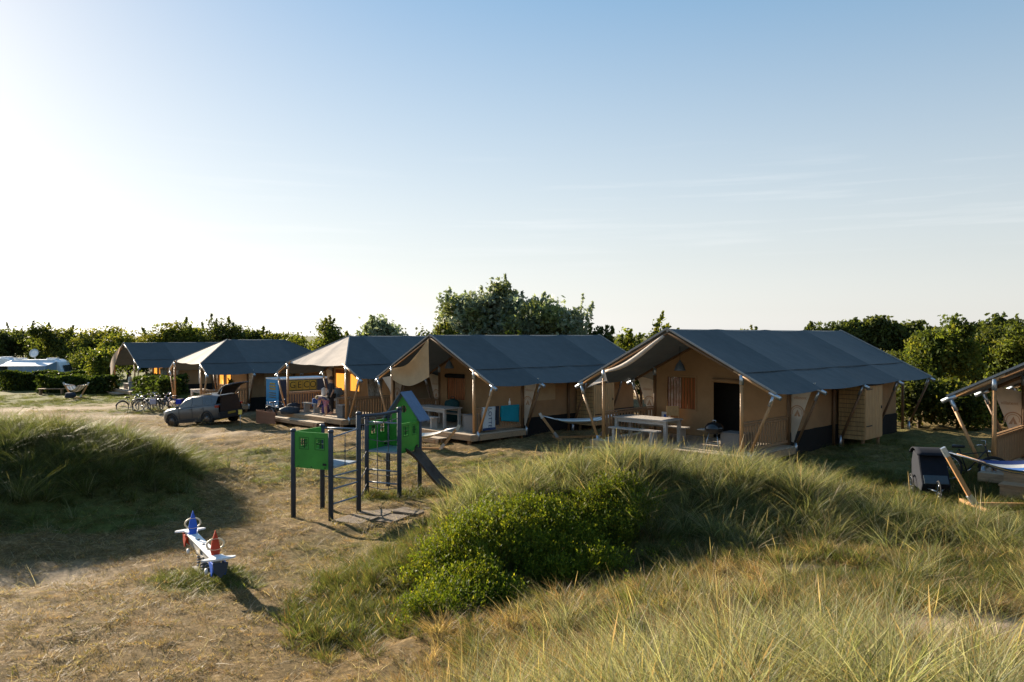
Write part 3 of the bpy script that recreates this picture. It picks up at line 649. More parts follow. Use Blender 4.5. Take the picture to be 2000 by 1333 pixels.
make_tent('safari tent with lowered beige front flap, two towels on its railing', *TENTS['B'], [0, 2.6, 5.4, 7.8, 10.6], flap='drop', door='none', side_windows=((3.4, 4.6),), cabin=(5.9, 7.3))
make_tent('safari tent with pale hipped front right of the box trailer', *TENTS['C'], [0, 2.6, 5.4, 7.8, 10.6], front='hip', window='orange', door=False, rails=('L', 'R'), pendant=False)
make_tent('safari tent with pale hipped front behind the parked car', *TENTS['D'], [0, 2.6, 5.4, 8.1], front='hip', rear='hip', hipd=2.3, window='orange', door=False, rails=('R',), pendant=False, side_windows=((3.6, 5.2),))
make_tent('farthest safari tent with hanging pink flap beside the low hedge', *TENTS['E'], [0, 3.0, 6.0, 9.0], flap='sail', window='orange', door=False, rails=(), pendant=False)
make_tent('safari tent cut off by the right edge behind the striped hammock', *TENTS['F'], [0, 3.0, 6.4, 9.6], rails=('L',), pendant=False)
for k, dp, lb, st_ in (('A', 3.0, 'timber deck under the grey table and kettle barbecue', True), ('B', 2.6, 'timber deck with steps behind the green play tower', True), ('C', 2.6, 'timber deck with steps strewn with bags and a blue sack', True),
                   ('D', 2.6, 'timber deck behind the parked car', False), ('E', 3.0, 'pale timber deck beside the parked bicycles', True), ('F', 3.0, 'timber deck at the right edge behind the hammock', False)):
    make_deck(lb, *TENTS[k], dp, steps=st_, ground=-.45)
# ------------------------------------------------------------------ trees, bushes, hedges
M_LEAF = foliage_mat('leaves', trans=.48, spec=.08, hue=.012, val=.12, tint=(1.25, 1.2, .45))
M_LEAFG = foliage_mat('silvery leaves', trans=.4, rough=.5, hue=.01, val=.1, tint=(1.1, 1.1, .7))
M_BARK = mat('grey brown bark', (.10, .075, .05), .9, .35, 8, .5, 40)
def leaf_mesh(name, cen, size, cols, rs, long=1.7, up=.0):
    k = len(cen); d = rs.normal(size=(k, 3)); d[:, 2] += up; d /= np.linalg.norm(d, axis=1)[:, None]
    e = rs.normal(size=(k, 3)); s = np.cross(d, e); s /= np.linalg.norm(s, axis=1)[:, None] + 1e-9
    sz = size * rs.uniform(.6, 1.35, k)[:, None]; a = d * sz * long * .5; b = s * sz * .5
    V = np.stack([cen - a, cen + b * .9 - a * .1, cen + a, cen - b * .9 - a * .1], 1).reshape(-1, 3)
    me = bpy.data.meshes.new(name); i = np.arange(k * 4).reshape(-1, 4)
    me.vertices.add(4 * k); me.vertices.foreach_set('co', V.astype(np.float32).ravel())
    me.loops.add(4 * k); me.loops.foreach_set('vertex_index', i.ravel().astype(np.int32))
    me.polygons.add(k); me.polygons.foreach_set('loop_start', (np.arange(k) * 4).astype(np.int32)); me.update(calc_edges=True)
    set_col(me, np.repeat(cols, 4, axis=0)); return me
def crown_points(rs, lobes, nclump, nleaf, cr, twig=.12):
    """lobes: (cx,cy,cz,rx,ry,rz); clumps on and under the surface of the lobes, leaves round the clumps"""
    vol = np.array([l[3] * l[4] * l[5] for l in lobes]) ** .67; pick = rs.choice(len(lobes), nclump, p=vol / vol.sum())
    Lb = np.array(lobes)[pick]; d = rs.normal(size=(nclump, 3)); d /= np.linalg.norm(d, axis=1)[:, None]
    d[:, 2] = np.where(d[:, 2] < -.55, -d[:, 2], d[:, 2])
    rad = rs.uniform(.5, 1.06, nclump) ** .6; out_ = rs.rand(nclump) < twig; rad = np.where(out_, rad * rs.uniform(1.0, 1.22, nclump), rad)
    cc = Lb[:, :3] + d * Lb[:, 3:] * rad[:, None]
    w = rs.gamma(2.0, 1.0, nclump); w = w / w.sum(); idx = rs.choice(nclump, nleaf, p=w)
    p = cc[idx] + np.clip(rs.normal(size=(nleaf, 3)), -1.7, 1.7) * cr * np.array([1, 1, .85]) * rs.uniform(.4, 1.2, nclump)[idx][:, None]
    return p, idx
def make_tree(name, label, cat, loc, lobes, pal, nleaf, lsize, seed, nclump=90, cr=.35, mat_=None, trunk_r=.12, group=None, stems=5, twig=.06, long=1.7, shoots=7):
    rs = np.random.RandomState(seed); T = thing(name, label, cat, loc, 0, group)
    p, idx = crown_points(rs, lobes, nclump, nleaf, cr, twig); p[:, 2] = np.maximum(p[:, 2], .03)
    tone = rs.randint(0, len(pal), nclump); t2 = rs.uniform(.7, 1.3, nclump)
    cols = np.array(pal)[tone][idx] * t2[idx][:, None] * rs.uniform(.75, 1.3, nleaf)[:, None]
    sp_ = []; top = p[np.argsort(-p[:, 2])[:max(40, nleaf // 6)]]; hcr = p[:, 2].max()
    for k in range(shoots):                               # leafy shoots that break the outline
        b0 = top[rs.randint(len(top))]; ln = hcr * rs.uniform(.06, .15); dr = np.array([rs.normal(0, .22), rs.normal(0, .22), 1.0]); tt = rs.uniform(0, 1, 34)
        q = b0 + dr * ln * tt[:, None] + rs.normal(size=(34, 3)) * lsize * .45 * (1.15 - tt)[:, None]; sp_.append((b0, b0 + dr * ln)); p = np.vstack([p, q]); cols = np.vstack([cols, np.array(pal)[rs.randint(len(pal))] * rs.uniform(.9, 1.5, 34)[:, None]])
    link('crown', leaf_mesh('crown', p, lsize, cols, rs, long), mat_ or M_LEAF, T)
    mb = MB(); rs2 = random.Random(seed); zt = max(l[2] for l in lobes)
    mb.tube([(0, 0, -.3), (.05, .03, zt * .35), (rs2.uniform(-.2, .2), rs2.uniform(-.2, .2), zt * .9)], [trunk_r * 1.2, trunk_r, trunk_r * .35], 7)
    for k in range(stems):
        l = lobes[rs2.randrange(len(lobes))]; a = rs2.uniform(0, 6.28); q = rs2.uniform(.3, .8)
        e_ = (l[0] + l[3] * q * math.cos(a), l[1] + l[4] * q * math.sin(a), l[2] + l[5] * rs2.uniform(0, .7)); z0 = zt * rs2.uniform(.08, .4)
        mb.tube([(0, 0, z0), (e_[0] * .45, e_[1] * .45, z0 + (e_[2] - z0) * .6), e_], [trunk_r * .6, trunk_r * .4, trunk_r * .12], 5)
    for a_, b_ in sp_: mb.tube([tuple(a_ - np.array([0, 0, lsize * 2])), tuple(b_)], [lsize * .09, lsize * .03], 4)
    mb.build('trunk', M_BARK, T); return T
P_OL = [(.075, .095, .025), (.105, .12, .03), (.056, .074, .022), (.13, .135, .034)]; P_DK = [(.05, .066, .025), (.07, .086, .03), (.09, .105, .035)]
P_SIL = [(.19, .235, .15), (.13, .17, .10), (.25, .285, .20), (.16, .19, .07)]; P_YG = [(.10, .125, .027), (.15, .155, .034), (.075, .098, .024), (.055, .075, .02)]
P_HEDGE = [(.03, .05, .015), (.045, .07, .02), (.06, .085, .02)]
def at(pxx, d, dz=0.0):
    x_ = (pxx - 1000) / F_PX * d; return (x_, d, h(x_, d) + dz)
def top_h(py, d, base): return EYE - (py - HORIZON) / F_PX * d - base
def bush(label, pxx, d, py, wpx, pal, seed, n=5200, ls=.2, name='bush', group='bushes behind the camp', cat='bush', cr=.4, ncl=90, mt=None, lob=3, **kw):
    loc = at(pxx, d); hh = top_h(py, d, loc[2]); wd = wpx / F_PX * d / 2; rs = random.Random(seed)
    lobes = [(wd * rs.uniform(-.12, .12), 0, hh * .42, wd * .88, wd * .8, hh * .42)]
    for k in range(lob):
        a = k * 6.28 / lob + rs.uniform(-.5, .5); lobes.append((math.cos(a) * wd * .5, math.sin(a) * wd * .45, hh * rs.uniform(.40, .74), wd * rs.uniform(.34, .55), wd * .5, hh * rs.uniform(.18, .30)))
    return make_tree(name, label, cat, loc, lobes, pal, n, ls, seed, ncl, cr, mt, trunk_r=.03 * hh, group=group, **kw)
# hedgerow along the left, one bush after another
for i, (p_, d_, y_, w_, pal, lb) in enumerate([
    (-40, 94, 640, 130, P_DK, 'dark bush of the hedgerow at the left edge of the photo'), (45, 96, 644, 120, P_DK, 'dark bush of the hedgerow straight above the white caravan'),
    (115, 92, 640, 110, P_OL, 'olive bush of the hedgerow right of the satellite dish'), (185, 90, 634, 120, P_OL, 'olive bush of the hedgerow left of the farthest tent'),
    (250, 86, 650, 100, P_YG, 'yellow green bush of the hedgerow above the farthest tent peak'), (320, 84, 632, 110, P_YG, 'tall yellow green bush of the hedgerow over the farthest tent roof'),
    (392, 88, 640, 100, P_OL, 'olive bush of the hedgerow over the gap between the far tents'), (445, 84, 628, 90, P_DK, 'dark upright bush of the hedgerow over the hipped tent'),
    (500, 86, 640, 90, P_DK, 'dark bush of the hedgerow above the right roof of the hipped tent'), (545, 84, 645, 80, P_OL, 'olive bush of the hedgerow where it slopes down to the right'),
    (585, 78, 666, 80, P_YG, 'low yellow green bush at the right end of the hedgerow')]):
    bush(lb, p_, d_, y_, w_, pal, 20 + i, 10000, .2, group='bushes of the hedgerow', cr=.6)
for i, (p_, d_, y_, w_, pal, lb) in enumerate([(215, 73, 672, 90, P_YG, 'low yellow green bush left of the farthest tent peak'), (172, 80, 690, 80, P_OL, 'low olive bush between caravan and farthest tent'),
    (640, 58, 632, 56, P_OL, 'small ragged sapling left of the hipped tent peak'), (612, 60, 676, 80, P_YG, 'low shrub between the two hipped tents'), (676, 60, 648, 44, P_OL, 'small shrub behind the pale hipped tent peak')]):
    bush(lb, p_, d_, y_, w_, pal, 50 + i, 5500, .15, cr=.4)
# silvery poplars in the middle
bush('smaller silvery poplar left of the tall poplars', 742, 56, 606, 118, P_SIL, 70, 9000, .17, 'poplar_tree', 'silvery poplars behind the tents', 'tree', .36, 110, M_LEAFG, twig=.2)
bush('thin yellow green sapling between the silvery poplars', 824, 54, 612, 60, P_YG, 71, 2600, .17, 'sapling', 'saplings behind the tents', 'tree', .3, 50, twig=.16)
bush('tallest silvery poplar behind the tent with towels', 945, 54, 552, 190, P_SIL, 72, 17000, .19, 'poplar_tree', 'silvery poplars behind the tents', 'tree', .45, 170, M_LEAFG, lob=7, twig=.14, shoots=16)
bush('broad silvery poplar right of the tallest poplar', 1052, 52.5, 566, 190, P_SIL, 73, 15000, .19, 'poplar_tree', 'silvery poplars behind the tents', 'tree', .45, 160, M_LEAFG, lob=7, twig=.14, shoots=16)
bush('yellow green sapling in front of the tallest poplar', 880, 50, 632, 50, P_YG, 74, 1800, .16, 'sapling', 'saplings behind the tents', 'tree', .3, 40, twig=.16)
bush('yellow green sapling before the broad poplar', 1008, 48, 628, 44, P_YG, 75, 1800, .16, 'sapling', 'saplings behind the tents', 'tree', .3, 40, twig=.16)
bush('dark rounded bush right of the poplars', 1195, 50, 643, 110, P_DK, 76, 6500, .17, cr=.36)
bush('loose sapling with bare shoots left of the nearest tent', 1225, 43, 626, 74, P_YG, 77, 2600, .15, 'sapling', 'saplings behind the tents', 'tree', .26, 60, twig=.2)
bush('loose sapling touching the nearest tent roof edge', 1275, 42, 622, 70, P_YG, 78, 2600, .15, 'sapling', 'saplings behind the tents', 'tree', .26, 60, twig=.2)
bush('treetop just showing over the nearest tent ridge', 1468, 60, 630, 44, P_OL, 79, 1800, .17, cr=.3)
# right side
for i, (p_, y_, w_, lb) in enumerate([(1610, 634, 60, 'left end tree of the distant dark row over the roof'), (1665, 630, 60, 'distant dark tree just right of the nearest roof end'), (1712, 626, 56, 'distant dark tree in the middle of the far row'), (1752, 628, 50, 'distant dark tree above the bright field'), (1795, 634, 56, 'distant dark tree left of the big right bush'),
                                      (1920, 625, 90, 'distant dark tree behind the right bushes'), (1985, 620, 90, 'distant dark tree at the right edge')]):
    bush(lb, p_, 150, y_, w_, P_DK, 90 + i, 3000, .55, 'tree', 'distant trees on the right', 'tree', cr=1.0)
for i, (p_, d_, y_, w_, pal, lb, n_) in enumerate([(1835, 39, 612, 130, P_YG, 'big yellow green bush with bare shoots on top behind the nearest tent', 11000), (1915, 43, 640, 120, P_OL, 'olive bush in the middle of the right bush mass', 9000),
    (1990, 41, 634, 120, P_YG, 'yellow green bush at the right edge of the photo', 9000), (2080, 40, 640, 140, P_OL, 'olive bush cut off by the right edge', 6000),
    (1795, 34, 738, 100, P_DK, 'dark low bush behind the nearest tent back corner', 5000), (1870, 33, 752, 110, P_YG, 'low bush with yellow top behind the child trailer', 6000), (1945, 34, 764, 110, P_DK, 'dark low bush behind the right edge tent post', 5000), (1760, 60, 680, 120, P_OL, 'low pale bush at the edge of the bright field', 4000)]):
    bush(lb, p_, d_, y_, w_, pal, 110 + i, int(n_ * 1.6), .115, group='bushes on the right', cr=.32, ncl=130, twig=.08 if i else .16)
# clipped hedges
def hedge(label, a, b, wd, hh, seed, n=5000, ls=.13, pal=P_HEDGE):
    a, b = Vector(a), Vector(b); rs = np.random.RandomState(seed); d = b - a; ln = d.length; mid = (a + b) / 2
    T = thing('hedge', label, 'hedge', (mid.x, mid.y, h(mid.x, mid.y)), math.atan2(d.y, d.x), 'clipped hedges')
    p = np.stack([rs.uniform(-ln / 2, ln / 2, n), rs.uniform(-wd / 2, wd / 2, n), rs.uniform(0.02, hh, n)], -1)
    ax = rs.randint(0, 3, n); sg = rs.choice([-1, 1], n); p[:, 1] = np.where(ax == 0, sg * wd / 2, p[:, 1]); p[:, 2] = np.where(ax == 1, hh, p[:, 2]); p += rs.normal(0, .06, p.shape)
    p[:, 2] += .1 * np.sin(p[:, 0] * 2.1 + seed) * (p[:, 2] / hh); p[:, 2] = np.maximum(p[:, 2], .02)
    cols = np.array(pal)[rs.randint(0, len(pal), n)] * rs.uniform(.7, 1.3, n)[:, None]
    link('foliage', leaf_mesh('foliage', p, ls, cols, rs), M_LEAF, T)
    mb = MB()
    for k in range(max(3, int(ln / .7))):
        xx = -ln / 2 + (k + .5) * ln / max(3, int(ln / .7)); mb.tube([(xx, 0, -.1), (xx + .05, .02, hh * .5), (xx - .04, 0, hh * .85)], [.04, .03, .012], 5)
    mb.build('stems', M_BARK, T); return T
hedge('long dark hedge in front of the white caravan', at(8, 69), at(160, 69), 1.2, 1.5, 1, 6500, .18)
hedge('dark hedge between long hedge and farthest tent', at(82, 64.5), at(222, 63), 1.2, 1.3, 2, 6000, .17)
hedge('small dark hedge beside the farthest tent deck', tw('E', 4.6, -.5), tw('E', 4.2, 3.2), 1.1, 1.4, 3, 4500, .14)
hedge('dark hedge between bicycles and the hipped tent', at(292, 55), at(332, 51), 1.2, 1.5, 4, 4000, .14)
hedge('dark hedge between car and blue box trailer', at(462, 48), at(520, 47), 1.3, 1.55, 5, 5500, .13)
hedge('hedge at the left edge behind the other caravan', at(-60, 82), at(14, 82), 1.3, 2.4, 6, 4500, .2)
# leafy shrub on the mound: upright sprigs with narrow leaves
def sprig(name, seed, hgt, pal):
    rs = np.random.RandomState(seed); k = 84; t = rs.uniform(.15, 1, k); a = rs.uniform(0, 6.28, k)
    st = rs.randint(0, 4, k); ox = np.array([.0, .07, -.06, .02])[st]; oy = np.array([.0, -.03, .05, -.07])[st]
    cen = np.stack([ox * (1 + t) + .028 * np.cos(a), oy * (1 + t) + .028 * np.sin(a), t * hgt * np.array([1, .85, .9, .75])[st]], -1)
    dirs = np.stack([np.cos(a), np.sin(a), np.full(k, 1.1)], -1); dirs /= np.linalg.norm(dirs, axis=1)[:, None]
    e = np.stack([-np.sin(a), np.cos(a), np.zeros(k)], -1); sz = rs.uniform(.022, .042, k)[:, None]
    V = np.stack([cen - dirs * sz * .2, cen + e * sz * .24 + dirs * sz * .4, cen + dirs * sz, cen - e * sz * .24 + dirs * sz * .4], 1).reshape(-1, 3)
    me = bpy.data.meshes.new(name); me.from_pydata(V.tolist(), [], [(4 * i, 4 * i + 1, 4 * i + 2, 4 * i + 3) for i in range(k)])
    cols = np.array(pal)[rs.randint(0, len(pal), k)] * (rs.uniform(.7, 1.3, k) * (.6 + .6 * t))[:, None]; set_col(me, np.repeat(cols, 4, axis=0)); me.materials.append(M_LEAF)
    return bpy.data.objects.new(name, me)
P_SHRUB = [(.085, .12, .014), (.14, .165, .018), (.055, .08, .012), (.18, .18, .022)]
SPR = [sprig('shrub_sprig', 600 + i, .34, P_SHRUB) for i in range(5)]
def shrub_patch(label, blobs, dens, hmax, seed):
    rs = np.random.RandomState(seed); P = []; S = []
    x0 = min(b[0] - b[2] * 1.4 for b in blobs); x1 = max(b[0] + b[2] * 1.4 for b in blobs); y0 = min(b[1] - b[2] * 1.2 for b in blobs); y1 = max(b[1] + b[2] * 1.2 for b in blobs)
    x, y = rand_xy(x0, x1, y0, y1, dens); m = np.maximum.reduce([blob(x, y, *b) for b in blobs]); m = np.clip(m * 1.6 + fbm(x * 2.1, y * 2.1) * 1.5 - 1.0, 0, 1)
    k = rng.rand(len(x)) < np.clip(m * 3, 0, 1); x, y, m = x[k], y[k], m[k]
    lift = rng.uniform(0, 1, len(x)) ** .5 * hmax * np.clip(m * 1.8, 0, 1) * (.6 + .8 * fbm(x * 2.3, y * 2.3))
    p = place(x, y); p[:, 2] += lift
    T = thing('low_shrub', label, 'shrub', (blobs[0][0], blobs[0][1], h(blobs[0][0], blobs[0][1])), 0, 'leafy shrubs on the mound')
    q = p - np.array(T.location); VV = []; CC = []
    for o in SPR:
        co = np.array([v.co for v in o.data.vertices]); cc = np.empty(len(co) * 4, np.float32); o.data.color_attributes['Col'].data.foreach_get('color', cc); o['v'] = 0
        o_ = (co, cc.reshape(-1, 4)[:, :3]); VV.append(o_[0]); CC.append(o_[1])
    V = []; C = []
    for i in range(len(q)):
        k = rs.randint(len(VV)); s_ = rs.uniform(.7, 1.35); Mx = np.array(Euler((rs.normal(0, .3), rs.normal(0, .3), rs.uniform(0, 6.28))).to_matrix())
        V.append(VV[k] @ Mx.T * s_ + q[i]); C.append(CC[k] * rs.uniform(.75, 1.25))
    V = np.vstack(V); C = np.vstack(C); kq = len(V) // 4; me = bpy.data.meshes.new('foliage')
    me.vertices.add(4 * kq); me.vertices.foreach_set('co', V.astype(np.float32).ravel()); me.loops.add(4 * kq); me.loops.foreach_set('vertex_index', np.arange(4 * kq, dtype=np.int32))
    me.polygons.add(kq); me.polygons.foreach_set('loop_start', (np.arange(kq) * 4).astype(np.int32)); me.update(calc_edges=True); set_col(me, C); link('foliage', me, M_LEAF, T)
    mb = MB(); rr = random.Random(seed)
    for i in range(40):
        j = rr.randrange(len(q)); g = q[j].copy(); b0 = (g[0] + rr.uniform(-.15, .15), g[1] + rr.uniform(-.15, .15), g[2] - lift[j] - .05); mb.tube([b0, tuple(g + np.array([0, 0, .1]))], [.012, .005], 4)
    mb.build('stems', M_BARK, T); return T
shrub_patch('big bright green leafy shrub spread over the mound side', [(.3, 14.3, 1.7, 1.0, .35), (1.7, 14.9, .9, .7, .2), (-.9, 13.6, .8, .6, .3), (.9, 13.6, 1.0, .5, .2), (-.75, 12.95, .75, .5, .6)], 180, .17, 1)
shrub_patch('smaller bright green leafy shrub low at the mound foot', [(-.95, 11.9, .6, .45, .4), (-.35, 12.35, .6, .4, .5)], 180, .16, 2)
# ------------------------------------------------------------------ playground
M_GREEN = mat('green play panel', (.05, .27, .035), .5, .2, 1.6, spec=.4)
M_GREEND = mat('routed dark green line', (.012, .07, .012), .6, .1)
M_POSTB = mat('anthracite blue post', (.035, .05, .075), .5, .15, 8)
M_ROOFB = mat('slate blue roof board', (.09, .14, .23), .55, .15, 5)
M_PLAT = mat('grey blue platform', (.25, .30, .36), .6, .2, 6)
M_BAR = mat('grey painted bar', (.18, .22, .28), .4, .15, 10)
M_ROPE = mat('grey rope', (.12, .12, .13), .9, .3, 30)
M_SLIDE = mat('dull slide steel', (.085, .062, .048), .8, .3, 4, metal=.0, spec=.2)
M_MAT = mat('rubber mat', (.15, .115, .08), .9, .3, 8, .5, 60)
E1 = Vector((.91, -.415, 0)).normalized(); E2 = Vector((.415, .91, 0)).normalized()
GZ0 = 0.02
pt = thing('play_tower', 'blue post and green panel climbing tower set with slide and rope net', 'play tower', (-4.0, 20.6, GZ0))
OR = Vector((-4.0, 20.6, 0))
def PW(v): return Vector((v[0], v[1], 0)) - OR
P1 = PW((-5.33, 19.4)); P2 = P1 + E1 * 1.12; P3 = P2 + E2 * 1.12; P4 = P1 + E2 * 1.12
Q2 = PW((-3.03, 21.4)); Q1 = Q2 - E1 * 1.05; Q3 = Q2 + E2 * 1.05; Q4 = Q1 + E2 * 1.05
def V3(p, z): return Vector((p.x, p.y, z))
for p, hh in ((P1, 2.1), (P2, 2.13), (P3, 2.46), (P4, 2.1), (Q1, 2.15), (Q2, 2.45), (Q3, 2.05), (Q4, 2.1)):
    o = MB().tube([V3(p, -.25), V3(p, hh - .02), V3(p, hh)], [.062, .062, .05], 12).build('post', M_POSTB, pt)
    MB().tube([V3(p, hh - .06), V3(p, hh - .012), V3(p, hh + .012)], [.069, .069, .05], 12).build('cap', M_POSTB, o)
def frame_M(a, b):
    d = (b - a); d.z = 0; l = d.length; d.normalize(); nrm = d.cross(Vector((0, 0, 1)))
    return d, nrm, l
def panel(a, b, z0, z1, wins, apex=None, th=.03, cut=True):
    """panel between two posts; window openings are real holes with glazing bars"""
    d, nrm, l = frame_M(a, b); x0, x1 = .06, l - .06; T = lambda x, z, t=0: a + d * x + nrm * t + Vector((0, 0, z))
    xs = sorted({x0, x1, *[w_[0] for w_ in wins], *[w_[1] for w_ in wins]}); zs = sorted({z0, z1, *[w_[2] for w_ in wins], *[w_[3] for w_ in wins]})
    mb = MB()
    def slab(poly):
        n_ = len(poly); mb.add([T(x, z, -th / 2) for x, z in poly] + [T(x, z, th / 2) for x, z in poly], [tuple(reversed(range(n_))), tuple(range(n_, 2 * n_))] + [(i, (i + 1) % n_, n_ + (i + 1) % n_, n_ + i) for i in range(n_)])
    for xa, xb in zip(xs[:-1], xs[1:]):
        for za, zb in zip(zs[:-1], zs[1:]):
            if any(w_[0] - 1e-6 <= xa and xb <= w_[1] + 1e-6 and w_[2] - 1e-6 <= za and zb <= w_[3] + 1e-6 for w_ in wins): continue
            slab([(xa, za), (xb, za), (xb, zb), (xa, zb)])
    if apex is not None:
        cx = l / 2; r_ = .105; cz = z1 + .30; N = 20
        outer = []
        for i in range(N):
            t = 2 * math.pi * i / N; c, s = math.cos(t), math.sin(t)
            k = 9.0                                       # ray from the porthole to the gable outline
            for (ax, az, bx, bz) in ((x0, z1, x1, z1), (x1, z1, cx, apex), (cx, apex, x0, z1)):
                ex, ez = bx - ax, bz - az; den_ = c * ez - s * ex
                if abs(den_) > 1e-9:
                    tt = ((ax - cx) * ez - (az - cz) * ex) / den_; uu = ((ax - cx) * s - (az - cz) * c) / den_
                    if tt > 0 and -1e-6 <= uu <= 1 + 1e-6: k = min(k, tt)
            outer.append((cx + c * k, cz + s * k))
        # keep the corners of the gable in the outline
        for i in range(N):
            t0, t1 = 2 * math.pi * i / N, 2 * math.pi * (i + 1) / N; j = (i + 1) % N
            poly = [(cx + r_ * math.cos(t0), cz + r_ * math.sin(t0)), outer[i]]
            for kx, kz in ((x0, z1), (x1, z1), (cx, apex)):
                an = math.atan2(kz - cz, kx - cx) % (2 * math.pi)
                if t0 + 1e-6 < an < t1 - 1e-6: poly.append((kx, kz))
            poly += [outer[j], (cx + r_ * math.cos(t1), cz + r_ * math.sin(t1))]; slab(poly)
    o = mb.build('panel', M_GREEN, pt)
    for w_ in wins:
        fx, fz = (w_[0] + w_[1]) / 2, (w_[2] + w_[3]) / 2; m2 = MB()
        m2.bar(T(w_[0], fz), T(w_[1], fz), .024, .026); m2.bar(T(fx, w_[2]), T(fx, w_[3]), .024, .026, up=d)
        for q0, q1 in (((w_[0] - .03, w_[2] - .03), (w_[1] + .03, w_[2] - .03)), ((w_[0] - .03, w_[3] + .03), (w_[1] + .03, w_[3] + .03)), ((w_[0] - .03, w_[2] - .03), (w_[0] - .03, w_[3] + .03)), ((w_[1] + .03, w_[2] - .03), (w_[1] + .03, w_[3] + .03))):
            m2.bar(T(*q0), T(*q1), .036, .012 if q0[1] == q1[1] else .012, up=(0, 0, 1) if q0[1] == q1[1] else d)
        m2.build('window', M_GREEND, o)
    for fx in (.1, .5, .9):
        for t in (-1, 1): MB().lathe([(0, .012), (.014, .01), (.017, 0)], T(x0 + (x1 - x0) * fx, z0 + .035, t * (th / 2)), 8, Matrix.Rotation(R(90), 3, 'X')).build('bolt', M_BLACK, o)
    if apex is not None:
        m2 = MB(); cx = l / 2; cz = z1 + .30; m2.bar(T(cx - .105, cz), T(cx + .105, cz), .024, .024); m2.bar(T(cx, cz - .105), T(cx, cz + .105), .024, .024, up=d); m2.build('porthole_cross', M_GREEND, o)
    else:
        m2 = MB(); m2.box(T(l - .17, z0 + .12, .02) + Vector((0, 0, 0)), (.10, .02, .05), Matrix((d, nrm, Vector((0, 0, 1)))).transposed()); m2.box(T(l - .17, z0 + .12, -.02), (.10, .02, .05), Matrix((d, nrm, Vector((0, 0, 1)))).transposed()); m2.build('plate', M_BLACK, o)
    return o
def W2(l): return [(l * .20, l * .40, 1.67, 1.89), (l * .62, l * .82, 1.67, 1.89)]
panel(P1, P2, 1.18, 2.05, W2(1.12)); panel(P1, P4, 1.18, 2.05, W2(1.12))
panel(Q1, Q4, 1.2, 2.02, W2(1.05)); panel(Q2, Q3, 1.2, 2.0, W2(1.05)); gp = panel(Q4, Q3, 1.2, 2.0, [], apex=2.72)
d, nrm, l = frame_M(Q4, Q3)
for s in (0, 1):                                          # two roof boards of the little house
    a = Q4 + d * (l / 2) + Vector((0, 0, 2.76)); b = (Q4 - d * .10 if s == 0 else Q3 + d * .10) + Vector((0, 0, 1.97)); mb = MB()
    for t0, t1 in ((-.42, .16),):
        up = Vector((0, 0, .035)); vs_ = [a + nrm * (t0), a + nrm * t1, b + nrm * t1, b + nrm * t0]
        vs_ = [v for v in vs_]; mb.add(vs_ + [v + up for v in vs_], [(0, 1, 2, 3), (7, 6, 5, 4), (0, 4, 5, 1), (1, 5, 6, 2), (2, 6, 7, 3), (3, 7, 4, 0)])
    mb.build('roof_board', M_ROOFB, pt)
for (a, c) in ((P1, P3), (Q1, Q3)):
    ctr = (a + c) / 2; Mx = Matrix((E1, E2, Vector((0, 0, 1)))).transposed(); MB().box(V3(ctr, 1.22), (1.06, 1.06, .045), Mx).build('platform', M_PLAT, pt)
def bar(a, za, b, zb, r=.02, nm='bar', m=None): MB().tube([V3(a, za), V3(b, zb)], r, 8).build(nm, m or M_BAR, pt)
for z in (.36, .72, 1.02): bar(P2, z, P3, z, .022, 'rung')
for z in (.78,): bar(P4, z, P3, z, .02, 'rung')
bar(P4, 2.02, P3, 2.05); bar(P2, 1.95, P3, 2.05)
for z in (.38, .72, 2.02): bar(Q1, z, Q2, z, .022, 'rung')
MB().tube([V3(P3, 2.36), V3(P3 + (Q2 - P3) * .5, 2.33), V3(Q2, 2.36)], .04, 8).build('overhead_beam', M_POSTB, pt)
# rope nets
nb = MB()
def net(a, b, z0, z1, nvx, zz):
    m2 = MB()
    for k in range(1, nvx): 
        p = a + (b - a) * (k / nvx); m2.tube([V3(p, z0), V3(p, z1)], .011, 5)
    for z in zz: m2.tube([V3(a, z), V3((a + b) / 2, z - .05), V3(b, z + .03)], .011, 5)
    for k in range(1, nvx):
        p = a + (b - a) * (k / nvx)
        for z in zz: m2.lathe([(0, -.028), (.026, -.01), (.026, .01), (0, .028)], V3(p, z - .03), 8)
    m2.build('rope_net', M_ROPE, pt)
net(Q1, Q2, .2, 2.0, 3, (.25, .62, 1.02, 1.55)); net(P3, Q1, .1, 2.0, 4, (.3, .75, 1.2)); net(P3, Q2, 2.1, 2.36, 5, (2.14,)); net(P2, P3, 1.2, 1.98, 2, (1.6,))
# slide
s0 = (Q2 + Q3) / 2
def sl(p, q):
    t = p * 1.32; z = 1.16 - .98 * (3 * p * p - 2 * p ** 3) ** .8 ; w_ = (q - .5) * .52; e = abs(q - .5) * 2
    lift = .16 * max(0, (e - .62) / .38) ** 1.0
    c = s0 + E1 * (t + .03) + E2 * w_; return V3(c, z + lift)
MB().grid(sl, 16, 12).build('slide', M_SLIDE, pt, solid=.02)
mb = MB(); mb.bar(V3(s0 + E1 * 1.2 - E2 * .2, .12), V3(s0 + E1 * 1.2 + E2 * .2, .12), .05, .25); mb.build('slide_foot', M_SLIDE, pt)
for i, (cx, cy, lb) in enumerate([(-3.75, 19.05, 'square rubber mat nearest the camera below the climbing tower'), (-3.05, 19.35, 'square rubber mat in the middle between the two towers'), (-2.5, 20.05, 'square rubber mat farthest right by the net'), (-3.35, 20.0, 'square rubber mat under the net between the towers')]):
    zc = h(cx, cy); Mx = Matrix((E1, E2, Vector((0, 0, 1)))).transposed()
    o = MB().box((0, 0, 0), (.8, .8, .06), Mx).build('rubber_mat', M_MAT, bevel=.01); o.location = (cx, cy, zc - .012)
    tag(o, lb, 'mat', 'rubber mats under the play tower')
